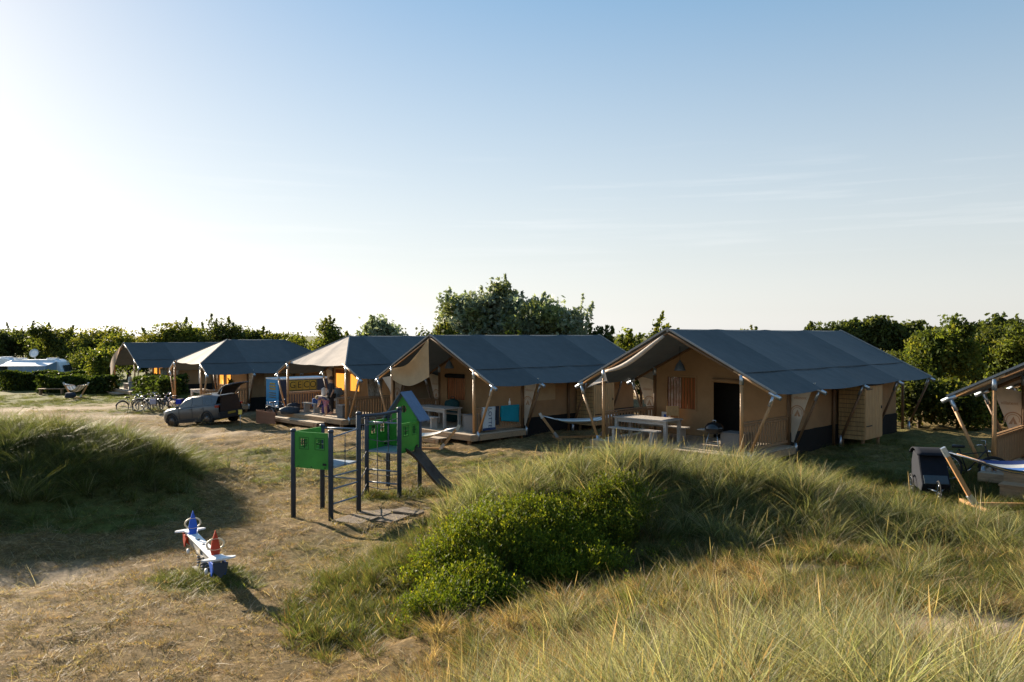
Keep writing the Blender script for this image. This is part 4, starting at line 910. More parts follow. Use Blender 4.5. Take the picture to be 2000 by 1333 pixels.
# ------------------------------------------------------------------ seesaw on springs
M_WHITE = mat('white painted board', (.74, .74, .74), .45, .08, 4); M_BLUE = mat('blue painted board', (.02, .10, .52), .4, .15, 4); M_RED = mat('weathered red board', (.40, .045, .02), .55, .35, 4)
M_CREAM = mat('cream handle', (.66, .55, .38), .5, .1); M_GREYB = mat('grey beam timber', (.34, .32, .29), .7, .25, 6)
sa, sb = Vector((-6.45, 15.9)), Vector((-5.05, 13.75)); sm = (sa + sb) / 2; sd = (sb - sa); sl_ = sd.length; ang = math.atan2(sd.y, sd.x)
ss = thing('spring_seesaw', 'white plank spring seesaw with red and blue fins on the dry lawn', 'seesaw', (sm.x, sm.y, h(sm.x, sm.y)), ang)
hl = sl_ / 2; ZB = .46
MB().box((0, 0, ZB - .09), (sl_ - .3, .10, .16)).build('beam', M_GREYB, ss)
top = MB().box((0, 0, ZB + .012), (sl_ - .2, .20, .035)).build('plank', M_WHITE, ss, bevel=.006)
for xx in (-.42, 0, .42): MB().lathe([(0, .016), (.022, .013), (.026, 0)], (xx, 0, ZB + .032), 10).build('bolt', M_ROPE, top)
def fin(x, colr, nm):
    mb = MB(); prof = [(-.06, 0), (-.085, .12), (-.055, .28), (0, .46), (.055, .28), (.085, .12), (.06, 0)]
    n_ = len(prof); mb.prism([(p[0], p[1] + ZB + .03) for p in prof], .03, 'x', x - .015); f = mb.build(nm, colr, ss)
    ring = [(x, .145 * math.cos(t), ZB + .24 + .10 * math.sin(t)) for t in np.linspace(0, 2 * math.pi, 24, endpoint=False)]
    MB().tube(ring, .017, 7, closed=True).build('ring_handle', M_CREAM, f); return f
fin(hl - .34, M_RED, 'red_fin'); fin(-hl + .34, M_BLUE, 'blue_fin')
for s, colr, c2 in ((1, M_BLUE, M_BLUE), (-1, M_RED, M_RED)):
    mb = MB(); pr = [(.30, -.07), (.20, -.20), (.06, -.30), (.0, -.24), (-.06, -.30), (-.20, -.20), (-.30, -.07)] if 0 else None
    st = [(-.14, -.10), (.02, -.13), (.07, -.29), (.13, -.26), (.17, -.1), (.17, .1), (.13, .26), (.07, .29), (.02, .13), (-.14, .10)]
    mb.prism([(s * (hl - .16) + s * p[0], p[1]) for p in (st if s > 0 else st[::-1])], .03, 'z', ZB + .034); seat = mb.build('seat', M_WHITE, ss)
    mb = MB(); mb.prism([(-.13, ZB), (.13, ZB), (.10, ZB - .16), (0, ZB - .26), (-.10, ZB - .16)], .03, 'x', s * (hl + .02)); mb.build('end_plate', M_RED if s < 0 else M_POSTB, ss)  # near end plate gets a dark tone in place of its shade
    for t in (-1, 1):
        mb = MB(); mb.prism([(s * (hl - .36), ZB - .02), (s * (hl + .0), ZB - .02), (s * (hl - .02), ZB - .16), (s * (hl - .12), ZB - .26), (s * (hl - .22), ZB - .14)], .025, 'y', t * .11 - .0125); pl = mb.build('side_plate', colr, ss)
        MB().lathe([(0, .03), (.05, .02), (.055, 0), (.05, -.02), (0, -.03)], (s * (hl - .5), t * .12, ZB - .26), 12, Matrix.Rotation(R(90), 3, 'X')).build('foot_rest', M_WHITE, pl)
for xx in (-.17, .17):
    pts = [(xx + .075 * math.cos(t), .075 * math.sin(t), .03 + .27 * t / (2 * math.pi * 5)) for t in np.linspace(0, 2 * math.pi * 5, 70)]
    MB().tube(pts, .016, 6).build('spring', M_ROPE, ss)
MB().box((0, 0, .315), (.55, .16, .03)).build('spring_plate', M_GREYB, ss); MB().box((0, 0, .0), (.6, .3, .06)).build('base_plate', M_GREYB, ss)
for t in (-1, 1): MB().prism([(-.08, .3), (.08, .3), (.04, ZB - .04), (-.04, ZB - .04)], .02, 'y', t * .07 - .01).build('bracket', M_CREAM, ss)
# ------------------------------------------------------------------ furniture on the decks
M_GREYW = mat('silver grey timber', (.40, .36, .32), .8, .25, 4, .4, 25, stretch=(1, 8, 8)); M_WICK = mat('grey wicker', (.17, .165, .16), .85, .3, 60, .6, 90)
M_CLOTHB = mat('navy cloth', (.03, .05, .13), .9, .3, 8); M_TEAL = mat('teal towel', (.01, .25, .34), .95, .15, 20, .3, 80); M_TOWW = mat('pale towel', (.55, .60, .63), .95, .1, 20, .3, 80)
M_SKIN = mat('skin', (.52, .30, .20), .6, .1); M_DENIM = mat('dark cloth', (.03, .035, .05), .9, .2)
def table_set(k, cx, cy, lng, dep, label, benches=True, group='timber tables on the decks'):
    T = thing('timber_table', label, 'table', tw(k, cx, cy, 0), trot(k), group); n_ = 6
    for i in range(n_): MB().box((0, -dep / 2 + dep / n_ * (i + .5), .745), (lng, dep / n_ - .012, .04)).build('plank', M_GREYW, T)
    MB().box((0, -dep / 2 + .08, .66), (lng - .1, .03, .12)).box((0, dep / 2 - .08, .66), (lng - .1, .03, .12)).build('apron', M_GREYW, T)
    for sx_ in (-1, 1):
        for sy_ in (-1, 1): MB().box((sx_ * (lng / 2 - .10), sy_ * (dep / 2 - .09), .362), (.10, .10, .724)).build('leg', M_GREYW, T)
    return T
def bench(k, cx, cy, lng, label, rz=0.0):
    B = thing('timber_bench', label, 'bench', tw(k, cx, cy, 0), trot(k) + rz, 'timber benches on the decks')
    for i in (-1, 0, 1): MB().box((0, i * .115, .43), (lng, .105, .04)).build('plank', M_GREYW, B)
    for s in (-1, 1): MB().box((s * (lng / 2 - .2), 0, .205), (.09, .30, .41)).build('leg', M_GREYW, B)
    return B
table_set('A', -1.28, .75, 2.15, .95, 'long grey timber table in front of the curtained window'); bench('A', -1.28, .02, 1.9, 'grey timber bench in front of the table by the rolled flap'); bench('A', -1.2, 1.55, 1.9, 'grey timber bench behind the table under the curtained window')
table_set('B', -.62, .85, 2.1, .95, 'grey timber table beside the playhouse roof under the lowered flap'); bench('B', -.62, .08, 1.9, 'grey timber bench in front of the table under the lowered flap'); bench('B', -.5, 1.65, 1.9, 'grey timber bench behind the table by the rust window')
table_set('C', -.6, 1.35, 1.9, .8, 'timber table loaded with a grey bag on the hipped tent deck'); bench('C', -1.3, .6, 1.3, 'pale bench left of the loaded table'); bench('C', 1.5, .95, 1.0, 'pale bench beside the standing adult')
table_set('D', -.2, .9, 1.9, .8, 'pale timber table behind the parked car roof'); table_set('E', -.4, 1.2, 1.9, .8, 'timber table where three people sit')
def wicker_box(k, x, y, sx_, sy_, sz_, label, lid=True):
    B = thing('wicker_box', label, 'box', tw(k, x, y, 0), trot(k), 'grey wicker boxes'); MB().box((0, 0, sz_ / 2), (sx_, sy_, sz_)).build('body', M_WICK, B, bevel=.015)
    MB().box((0, 0, sz_ + .015), (sx_ + .02, sy_ + .02, .03)).build('lid', M_GREYW if not lid else M_WICK, B, bevel=.008); return B
wicker_box('A', 2.1, .55, .75, .6, .55, 'dark wicker box against the right post of the nearest tent'); wicker_box('B', 2.05, .5, .65, .55, .62, 'wicker box against the right post near the pale towel')
wicker_box('B', -1.5, .1, .6, .5, .4, 'low pale box under the table beside the playhouse', False); wicker_box('C', 1.95, .3, .45, .45, .55, 'pale wicker box beside the post below the standing adult', False); wicker_box('E', .9, .5, .8, .6, .6, 'grey box on the farthest tent deck')
# kettle barbecue
bq = thing('kettle_barbecue', 'black kettle barbecue on thin legs at the deck edge', 'barbecue', tw('A', 1.55, .2, 0), trot('A'))
MB().lathe([(.02, .50), (.13, .51), (.23, .57), (.275, .66), (.28, .68)], (0, 0, 0), 20).build('bowl', M_BLACK, bq); ld = MB().lathe([(.285, .685), (.275, .73), (.21, .82), (.10, .865), (.0, .875)], (0, 0, 0), 20).build('lid', mat('black enamel', (.012, .012, .013), .15, .1, spec=.6), bq)
MB().tube([(-.06, 0, .87), (-.05, 0, .92), (.05, 0, .92), (.06, 0, .87)], .012, 6).build('handle', M_ZINC, ld)
for a in (90, 210, 330): MB().tube([(.15 * math.cos(R(a)), .15 * math.sin(R(a)), .53), (.30 * math.cos(R(a)), .30 * math.sin(R(a)), .0)], .012, 6).build('leg', M_ZINC, bq)
MB().box((-.38, 0, .62), (.25, .3, .02)).build('side_shelf', M_GREYW, bq); MB().lathe([(.0, .22), (.17, .24), (.17, .25), (0, .23)], n=14).build('ash_plate', M_ZINC, bq)
# small sign on the wall, leaning board
sgn = thing('small_notice', 'small white and blue notice leaning under the left rail', 'notice', tw('A', -2.0, 2.9, .0), trot('A')); MB().box((0, 0, .62), (.36, .02, .26)).build('board', M_WHITE, sgn); MB().box((0, -.013, .60), (.16, .004, .14)).build('blue_print', M_BLUE, sgn); MB().box((0, .02, .3), (.03, .03, .6)).build('stake', M_RAIL, sgn)
chb = thing('folding_chair', 'folding chair with sunlit wooden back behind the table', 'chair', tw('A', -1.35, 2.35, 0), trot('A') + R(35))
MB().box((0, 0, .45), (.42, .42, .03)).build('seat', M_CABIN, chb); MB().box((0, .2, .85), (.42, .03, .34), Matrix.Rotation(R(-12), 3, 'X')).build('backrest', M_CABIN, chb)
for s in (-1, 1): MB().bar((s * .2, -.2, 0), (s * .2, .26, 1.0), .03, .03).build('leg', M_CABIN, chb); MB().bar((s * .17, .22, 0), (s * .17, -.18, .45), .03, .03).build('leg', M_CABIN, chb)
# towels on the railing of the second tent
def towel(k, x, y0, y1, z0, z1, m, label, skew=0.0, name='towel'):
    T = thing(name, label, 'towel', tw(k, x, (y0 + y1) / 2, z1), trot(k), 'towels on the railing'); hw = (y1 - y0) / 2
    MB().grid(lambda p, q: (.012 * math.sin(p * 9 + q * 3), -hw + 2 * hw * p, (z0 - z1 - skew * p) * q), 14, 10).build('front_drape', m, T, solid=.008)
    MB().grid(lambda p, q: (-.055 - .012 * math.sin(p * 7), -hw + 2 * hw * p, (z0 - z1) * .75 * q), 10, 6).build('back_drape', m, T, solid=.008)
    MB().grid(lambda p, q: (-.055 * q, -hw + 2 * hw * p, .012 * math.sin(math.pi * q)), 10, 4).build('fold', m, T, solid=.008); return T
tA = towel('B', VP + .075, .40, 1.06, .08, .945, M_TOWW, 'pale towel with dark lettering on the railing'); me = text_mesh('LOTTE', .25); t = link('lettering', me, M_CLOTHB, tA)
t.rotation_euler = Euler((R(90), R(90), R(90))); t.matrix_local = Matrix.Translation((.03, .02, -.40)) @ Matrix(((0, 0, 1, 0), (0, -1, 0, 0), (-1, 0, 0, 0), (0, 0, 0, 1))) @ Matrix.Rotation(R(180), 4, 'X') if 0 else Matrix.Translation((.03, .02, -.40)) @ Matrix(((0, 0, 1, 0), (0, 1, 0, 0), (-1, 0, 0, 0), (0, 0, 0, 1)))
MB().box((.008, 0, -.82), (.03, .65, .09)).build('dark_border', M_CLOTHB, tA)
towel('B', VP + .075, 1.36, 2.36, .38, .945, M_TEAL, 'plain teal blue towel on the railing', .12); towel('B', VP + .07, 1.10, 1.26, .25, .945, M_DENIM, 'narrow dark cloth between pale and teal towels')
def bottle(k, x, y, z, label):
    b = thing('bottle', label, 'bottle', tw(k, x, y, z), 0); MB().lathe([(0, 0), (.04, 0), (.042, .14), (.015, .2), (.014, .25), (0, .25)], n=12).build('body', M_WHITE, b); MB().lathe([(.017, .25), (.017, .275), (0, .275)], n=10).build('cap', M_WHITE, b)
bottle('B', VP, 1.9, .94, 'white bottle standing on the rail above the teal towel')
# bags and bundles
def bundle(name, label, loc, sx_, sy_, sz_, m, seed, strap=True, group='bags and bundles on the decks'):
    T = thing(name, label, 'bag', loc, random.Random(seed).uniform(0, 3), group); rs = np.random.RandomState(seed); ph = rs.uniform(0, 6, 6)
    def fn(p, q):
        t, f = 2 * math.pi * p, math.pi * q; r_ = 1 + .09 * math.sin(3 * t + ph[0]) * math.sin(f) + .07 * math.sin(5 * f + ph[1] + 2 * t); s = math.sin(f) ** .55
        return (sx_ / 2 * r_ * s * math.cos(t), sy_ / 2 * r_ * s * math.sin(t), sz_ / 2 * (1 - math.copysign(abs(math.cos(f)) ** .7, math.cos(f)) * r_ * (1 if q > .3 else 1)))
    MB().grid(fn, 22, 14).build('sack', m, T)
    if strap: MB().tube([(-sx_ * .25, 0, sz_ * .9), (-sx_ * .1, 0, sz_ * 1.12), (sx_ * .1, 0, sz_ * 1.12), (sx_ * .25, 0, sz_ * .9)], .018, 6).build('strap', M_BLACK, T)
    return T
M_GREYC = mat('grey cloth', (.22, .26, .30), .9, .3, 8); M_SACK = mat('blue black sack', (.035, .05, .07), .6, .4, 10, .6, 25); M_PUR = mat('purple cloth', (.10, .06, .16), .9, .4, 6); M_COOL = mat('turquoise box', (.05, .28, .32), .5, .2)
bundle('sack', 'blue black sack lying on the deck step left of the play tower', tw('C', -1.55, -.45, -.05), .95, .6, .36, M_SACK, 1); bundle('bag', 'grey bag on the loaded table', tw('C', -.35, 1.3, .765), .8, .5, .42, M_GREYC, 2)
bundle('bag', 'small pale bag beside the grey bag on the table', tw('C', -1.15, 1.2, .765), .3, .25, .4, M_WHITE, 3); bundle('bag', 'blue patterned bag hanging before the loaded table', tw('C', -.95, .75, .25), .6, .4, .45, mat('blue patterned cloth', (.04, .09, .24), .9, .7, 14), 4)
bundle('bag', 'purple bag below the loaded table', tw('C', -.3, .75, 0), .5, .4, .4, M_PUR, 5); bundle('bag', 'dark green crate cover beside the table in the flap tent', tw('B', -1.2, 2.2, .0), .8, .5, .95, mat('dark teal cloth', (.01, .055, .06), .8, .3), 6)
bundle('bag', 'dark bag on the left deck edge of the hipped tent', tw('C', -2.15, .15, 0), .7, .45, .42, M_DENIM, 7)
bundle('bag', 'black bag lying under the far hammock', px(138, 778, 56), .9, .5, .4, M_DENIM, 9, False)
for k, (x, y, z, s, m, lb) in enumerate([(-.55, 1.6, .765, .16, M_WHITE, 'small white tub at the back of the loaded table'), (.1, .9, .765, .1, M_COOL, 'small turquoise tub on the loaded table')]):
    T = thing('tub', lb, 'tub', tw('C', x, y, z), 0, 'tubs on the table'); MB().lathe([(0, 0), (s * .45, 0), (s * .5, s * 1.1), (s * .46, s * 1.1), (s * .4, .02), (0, .02)], n=14).build('body', m, T); MB().lathe([(s * .53, s * 1.1), (s * .53, s * 1.2), (0, s * 1.22)], n=14).build('lid', M_WHITE, T)
# low slatted screen left of the third deck
def slat_screen(label, a, b, hh):
    a, b = Vector(a), Vector(b); d = b - a; T = thing('slat_screen', label, 'screen', ((a.x + b.x) / 2, (a.y + b.y) / 2, h((a.x + b.x) / 2, (a.y + b.y) / 2)), math.atan2(d.y, d.x)); l = d.length; n_ = int(l / .085); m2 = MB().box((0, 0, hh / 2), (.07, .022, hh)).mesh('slat')
    for i in range(n_): o = link('slat', m2, M_RAIL2, T); o.location = (-l / 2 + (i + .5) * l / n_, 0, random.uniform(-.01, .02))
    MB().box((0, .028, hh * .2), (l, .03, .07)).box((0, .028, hh * .8), (l, .03, .07)).build('back_rail', M_RAIL2, T); return T
M_RAIL2 = mat('reddish slats', (.30, .14, .08), .75, .35, 5, stretch=(6, 6, .6))
slat_screen('reddish slatted screen left of the hipped tent deck, front side', px(500, 822, 38.6), px(537, 828, 37.4), .62); slat_screen('reddish slatted screen set back behind the first screen', px(500, 800, 41.5), px(540, 803, 40.8), .5)
# ------------------------------------------------------------------ hammocks on timber stands
def hammock(label, loc, rz, lng, cloth, stripes, sag=.42, top=1.15, group='hammocks on timber stands', wd=1.05, mst=None):
    Hm = thing('hammock', label, 'hammock', loc, rz, group); hl = lng / 2; ms = mst or M_POLE
    for s in (-1, 1):
        st = MB().bar((s * (hl - .62), 0, .10), (s * (hl + .02), 0, top + .06), .07, .09).build('stand_arm', ms, Hm); MB().bar((s * (hl - .07), 0, top - .1), (s * (hl + .035), 0, top + .09), .08, .10).build('sleeve', M_ZINC, st)
        ft = MB().bar((s * (hl - .64), -.6, .04), (s * (hl - .64), .6, .04), .07, .07).build('foot', ms, Hm)
        MB().bar((s * (hl - .66), 0, .06), (s * (hl - .52), 0, .26), .09, .11).build('bracket', M_ZINC, Hm)
        sp_ = MB().tube([(s * (hl - .55), -wd / 2 * .8, top - .13), (s * (hl - .55), wd / 2 * .8, top - .13)], .018, 7).build('spreader_bar', ms, Hm)
        mb = MB()
        for k in range(9): mb.tube([(s * (hl - .03), 0, top), (s * (hl - .55), wd * .8 * (k / 8 - .5), top - .13)], .007, 4)
        mb.build('cords', M_WHITE, Hm)
    MB().bar((-hl + .66, 0, .07), (hl - .66, 0, .07), .08, .08).build('base_beam', ms, Hm)
    n_ = 9
    for k in range(n_):
        y0, y1 = wd * .8 * (k / n_ - .5), wd * .8 * ((k + 1) / n_ - .5)
        def fn(p, q, y0=y0, y1=y1):
            x_ = (-1 + 2 * p) * (hl - .55); c = 1 - (2 * p - 1) ** 2; y_ = (y0 + (y1 - y0) * q) * (1 + .22 * c); return (x_, y_, top - .13 - sag * c - .16 * c * (1 - (2 * y_ / (wd * .98)) ** 2))
        MB().grid(fn, 20, 3).build('cloth_stripe', stripes[k % len(stripes)], Hm)
    return Hm
M_HW = mat('cream hammock cloth', (.68, .64, .57), .95, .08, 20); M_HS = mat('grey stripe cloth', (.33, .33, .33), .95, .1, 20); M_HB = mat('blue stripe cloth', (.06, .17, .46), .95, .15, 20); M_HN = mat('navy stripe cloth', (.025, .05, .16), .95, .15, 20)
hp = Vector(px(1975, 985, 17.0)); hammock('blue and white striped hammock cut off by the right edge', (11.05, 17.2, h(11.05, 17.2)), R(-4), 3.3, M_HB, [M_HB, M_HW, M_HB, M_HN, M_HB, M_HW, M_HB, M_HW, M_HN], sag=.16, top=1.2, wd=1.5)
hammock('cream hammock between the two nearest full tents', tw('A', -5.3, 2.0, -.42), R(12), 3.0, M_HW, [M_HW, M_HW, M_HS], sag=.06, top=.9)
hammock('cream hammock before the steps behind the playhouse', (-3.35, 28.6, h(-3.35, 28.6)), R(-6), 2.9, M_HW, [M_HW, M_HS, M_HW, M_HW], sag=.15, top=.86)
fx, fy, fz = px(148, 782, 58); hammock('far white hammock on the green turf near the hedge', (fx, fy, h(fx, fy)), R(-10), 2.0, M_HW, [M_HW, M_HW, M_HS], sag=.3, top=1.05)
# box and planks under the right hammock
for i, (a_, sz_, lb) in enumerate([((12.2, 17.95), (2.0, .5, .3), 'brown timber step under the striped hammock'), ((12.6, 18.45), (2.0, .5, .55), 'upper timber step behind the striped hammock')]):
    T = thing('timber_step', lb, 'step', (a_[0], a_[1], h(*a_)), R(-45), 'timber steps at the right edge')
    MB().box((0, -.20, sz_[2] / 2), (sz_[0], .04, sz_[2] - .05)).build('riser', M_DECKF, T)
    for k in range(3): MB().box((0, -.16 + .16 * k, sz_[2]), (sz_[0] + .05, .15, .04)).build('plank', M_DECKF, T)
    for s in (-1, 1): MB().box((s * (sz_[0] / 2 - .05), .05, sz_[2] / 2 - .03), (.06, .42, sz_[2])).build('support_block', M_RAIL, T)
# ------------------------------------------------------------------ wheels and bicycles
M_TYRE = mat('tyre rubber', (.02, .02, .02), .85, .2); M_CHROME = mat('chrome', (.6, .6, .62), .15, .05, metal=1.0)
def wheel_mesh(r, w_=.02, spokes=14):
    t = MB(); ring = [(r * math.cos(a), 0, r * math.sin(a)) for a in np.linspace(0, 2 * math.pi, 28, endpoint=False)]; t.tube(ring, w_, 7, closed=True)
    s = MB(); ring = [((r - .03) * math.cos(a), 0, (r - .03) * math.sin(a)) for a in np.linspace(0, 2 * math.pi, 28, endpoint=False)]; s.tube(ring, .01, 5, closed=True)
    for k in range(spokes): a = 2 * math.pi * k / spokes; s.tube([(0, .02 * (-1) ** k, 0), ((r - .03) * math.cos(a), 0, (r - .03) * math.sin(a))], .003, 4)
    s.tube([(0, -.04, 0), (0, .04, 0)], .022, 8); return t.mesh('tyre'), s.mesh('rim')
_wt, _ws = wheel_mesh(.335)
def bicycle(label, loc, rz, fm, lean=.06, bag=None, group='bicycles parked on the grass'):
    B = thing('bicycle', label, 'bicycle', loc, rz, group); B.rotation_euler = (lean, 0, rz)
    for x_ in (-.53, .53):
        w_ = link('wheel', _wt, M_TYRE, B); w_.location = (x_, 0, .345); s_ = link('rim', _ws, M_CHROME, w_)
    f = MB(); bb = (-.08, 0, .29); seat = (-.25, 0, .86); head = (.36, 0, .88); hub = (-.53, 0, .345)
    for a, b, r_ in ((bb, seat, .017), (bb, head, .018), ((-.2, 0, .72), (.35, 0, .82), .015), (bb, hub, .012), (seat, hub, .01), ((.33, 0, .98), (.42, 0, .62), .019), ((.42, 0, .62), (.53, 0, .345), .014)): f.tube([a, b], r_, 7)
    f.build('frame', fm, B)
    MB().tube([(.20, -.30, 1.04), (.30, -.27, 1.06), (.34, -.08, 1.0), (.33, 0, .99), (.34, .08, 1.0), (.30, .27, 1.06), (.20, .30, 1.04)], .012, 6).build('handlebar', M_CHROME, B)
    MB().grid(lambda p, q: (-.40 + .28 * p, (q - .5) * (.20 - .15 * p), .93 - .02 * (2 * q - 1) ** 2), 6, 6).build('saddle', M_BLACK, B, solid=.05)
    for s_ in (0, 1):
        ar = [(( -.53 if s_ == 0 else .53) + .37 * math.cos(a), 0, .345 + .37 * math.sin(a)) for a in np.linspace(R(20), R(170), 10)]; MB().tube(ar, .022, 5).build('mudguard', M_BLACK, B)
    rk = MB().box((-.58, 0, .76), (.36, .14, .02)); rk.tube([(-.7, 0, .76), (-.55, .06, .36)], .007, 4); rk.build('carrier', M_BLACK, B)
    MB().tube([(bb[0] + .12, -.09, bb[2] + .1), bb, (bb[0] - .12, .09, bb[2] - .1)], .012, 5).build('crank', M_CHROME, B)
    MB().tube([(.40, 0, .84), (.46, 0, .84)], .045, 8).build('lamp', M_CHROME, B)
    if bag is not None: MB().box((-.58, .14, .60), (.34, .12, .30)).box((-.58, -.14, .60), (.34, .12, .30)).build('pannier', bag, B, bevel=.03)
    return B
M_BK1 = mat('blue bicycle paint', (.04, .07, .14), .35, .1); M_BK2 = mat('black bicycle paint', (.02, .02, .022), .3, .1); M_BK3 = mat('silver bicycle paint', (.45, .46, .48), .3, .1, metal=.5)
M_PANW = mat('lilac pannier cloth', (.44, .42, .52), .9, .2); M_PANB = mat('bright blue pannier cloth', (.02, .04, .40), .85, .2)
for i, (p_, y_, d_, rz_, fm, bg_, lb) in enumerate([(258, 797, 47.5, 30, M_BK1, None, 'blue bicycle at the left end of the parked group'), (276, 800, 46.6, 150, M_BK2, None, 'black bicycle second from the left in the group'), (290, 799, 46.8, 35, M_BK3, None, 'silver bicycle in the middle of the group'),
                                               (304, 799, 47.2, 140, M_BK2, None, 'black bicycle right of the silver bicycle'), (320, 797, 46.6, 20, M_BK2, M_PANW, 'bicycle with lilac panniers near the car bonnet'), (336, 796, 46.2, 165, M_BK1, M_PANB, 'bicycle with bright blue panniers behind the car bonnet')]):
    x_, y2, _ = px(p_, y_, d_); bicycle(lb, (x_, y2, h(x_, y2)), R(rz_), fm, [.1, -.12, .08, -.1, .1, -.08][i], bg_)
b_ = tw('C', -2.9, -.3); bicycle('black bicycle leaning at the left edge of the hipped tent deck', (b_.x, b_.y, h(b_.x, b_.y)), R(-30), M_BK2, .1)
bicycle('dark bicycle in the shade behind the striped hammock', (11.7, 20.3, h(11.7, 20.3)), R(-40), M_BK2, .08)
# ------------------------------------------------------------------ child trailer
ct = thing('child_trailer', 'dark navy child bicycle trailer with hood in the shade', 'trailer', (10.05, 19.1, h(10.05, 19.1)), R(-105)); M_NAVY = mat('navy trailer fabric', (.006, .008, .014), .9, .3, 6); M_FOIL = mat('clear trailer foil', (.05, .065, .075), .35, .1, spec=.3)
prof = [(-.62, .28), (.50, .28), (.62, .45), (.40, .72), (.12, 1.12), (-.45, 1.18), (-.66, .85)]
ct.scale = (.9, .86, .95)
MB().prism(prof, .72, 'y', -.36).build('body', M_NAVY, ct, bevel=.04)
MB().grid(lambda p, q: (.30 - 1.0 * p, (q - .5) * .82, .98 + .30 * math.sin(math.pi * (.18 + .7 * p))), 10, 6).build('hood', M_NAVY, ct, solid=.02); MB().prism([(.47, .66), (.64, .48), (.66, .50), (.49, .68)], .6, 'y', -.3).build('window', M_FOIL, ct)
for s in (-1, 1):
    w_ = link('wheel', _wt, M_TYRE, ct); w_.location = (-.25, s * .44, .30); w_.scale = (.85, .85, .85); link('rim', _ws, M_CHROME, w_)
w_ = link('wheel', _wt, M_TYRE, ct); w_.location = (.82, 0, .30); w_.scale = (.85, .85, .85); link('rim', _ws, M_CHROME, w_)
MB().tube([(.55, -.2, .36), (.82, -.06, .34)], .018, 6).tube([(.55, .2, .36), (.82, .06, .34)], .018, 6).build('fork', M_ZINC, ct); MB().tube([(-.6, -.3, .9), (-.9, -.28, 1.08), (-.9, .28, 1.08), (-.6, .3, .9)], .016, 6).build('push_bar', M_BLACK, ct)
# ------------------------------------------------------------------ box trailer behind the third tent
M_TRB = mat('blue trailer panel', (.015, .24, .48), .5, .12, 3); M_TRO = mat('olive trailer panel', (.10, .10, .045), .6, .15, 3); M_YEL = mat('mustard tile', (.38, .26, .035), .6, .15, 3)
M_TRN = mat('navy trailer side', (.015, .035, .07), .5, .15, 3); M_LET = mat('dark letter paint', (.03, .035, .02), .7, .1)
KX, KY = -12.47, 42.6; wd, ln = 1.6, 3.0
tr = thing('box_trailer', 'blue box trailer with yellow tiled letters GECO behind the hipped tent', 'trailer', (KX, KY, h(KX, KY)), math.atan2(.65, .76))
MB().box((ln / 2, wd / 2, 1.21), (ln, wd, 1.5)).build('body', M_TRN, tr); MB().box((ln / 2, wd / 2, 1.985), (ln + .06, wd + .06, .07)).build('roof', M_WHITE, tr)
ep = MB().box((-.012, wd / 2, 1.25), (.02, wd - .03, 1.40)).build('end_panel', M_TRB, tr); MB().box((-.014, wd / 2, .50), (.02, wd - .04, .09)).build('skirting', M_WHITE, tr)
for y_ in (.12, wd - .12):
    w_ = MB().lathe([(0, -.09), (.2, -.09), (.27, -.07), (.27, .07), (.2, .09), (0, .09)], (ln * .55, y_, .27), 18, Matrix.Rotation(R(90), 3, 'X')).build('wheel', M_TYRE, tr)
for x_ in (.15, ln - .15): MB().box((x_, wd / 2, .22), (.08, .08, .5)).build('jack_leg', M_ZINC, tr)
for i, (zz, w2) in enumerate([(1.72, .42), (1.58, .5), (1.44, .46), (1.22, .55), (1.10, .5), (.98, .55)]): MB().box((-.028, wd / 2 - .05, zz), (.012, w2 * wd, .09 if i < 3 else .045)).build('yellow_print', M_YEL if i < 3 else M_TRO, ep)
for i in range(5): MB().box((-.028, .16 + i * (wd - .32) / 4, .66), (.012, .14, .13)).build('white_print', M_WHITE, ep)
MB().box((1.35, -.012, 1.62), (1.75, .02, .62)).build('letter_panel', M_TRO, tr)
for i, ch in enumerate('GECO'):
    xx = .76 + i * .40; tl = MB().box((xx, -.03, 1.64), (.365, .018, .5)).build('tile', M_YEL, tr); q = link('letter', text_mesh(ch, .5), M_LET, tl); q.rotation_euler = (R(90), 0, 0); q.location = (xx, -.045, 1.64)
# ------------------------------------------------------------------ small stake sign by the car
sx_, sy_, _ = px(469, 829, 37.2); sg = thing('stake_sign', 'thin stake with small yellow plate behind the car', 'sign', (sx_, sy_, h(sx_, sy_))); MB().tube([(0, 0, -.1), (0, 0, .72)], .012, 6).build('stake', M_ZINC, sg); MB().box((0, -.015, .72), (.17, .015, .22)).build('plate', mat('yellow plate', (.62, .50, .10), .6, .2), sg)
# bench by the hedge at the left
fx, fy, _ = px(100, 770, 62); pb = thing('picnic_bench', 'dark low bench on the turf before the hedge', 'bench', (fx, fy, h(fx, fy)), R(5)); MB().box((0, 0, .45), (2.0, .4, .05)).build('seat', M_RAIL, pb)
for s in (-1, 1): MB().box((s * .8, 0, .21), (.1, .35, .43)).build('leg', M_RAIL, pb)
# ------------------------------------------------------------------ parked car with open tailgate
M_PAINT = mat('gunmetal paint', (.085, .095, .105), .28, .05, 2, metal=.3, spec=.5); M_CLAD = mat('black cladding', (.025, .025, .026), .7, .15); M_GLASS = mat('tinted car glass', (.03, .04, .05), .05, .1, spec=.8); M_ALLOY = mat('dark alloy', (.09, .09, .095), .3, .1, metal=.9)
M_HEAD = mat('headlamp', (.6, .62, .65), .1, .1, spec=.8); M_TAIL = mat('tail lamp red', (.28, .02, .015), .2, .1, spec=.6)
cx_, cy_ = -15.45, 39.9; hd = math.atan2(.459, -.889)
ex = Vector((math.cos(hd), math.sin(hd), 0)); ey = Vector((-ex.y, ex.x, 0)); C0 = Vector((cx_, cy_, 0))
zf = h(*(C0 + ex * 1.32).xy); zr_ = h(*(C0 - ex * 1.32).xy); zl = h(*(C0 + ey * .8).xy); zrr = h(*(C0 - ey * .8).xy)
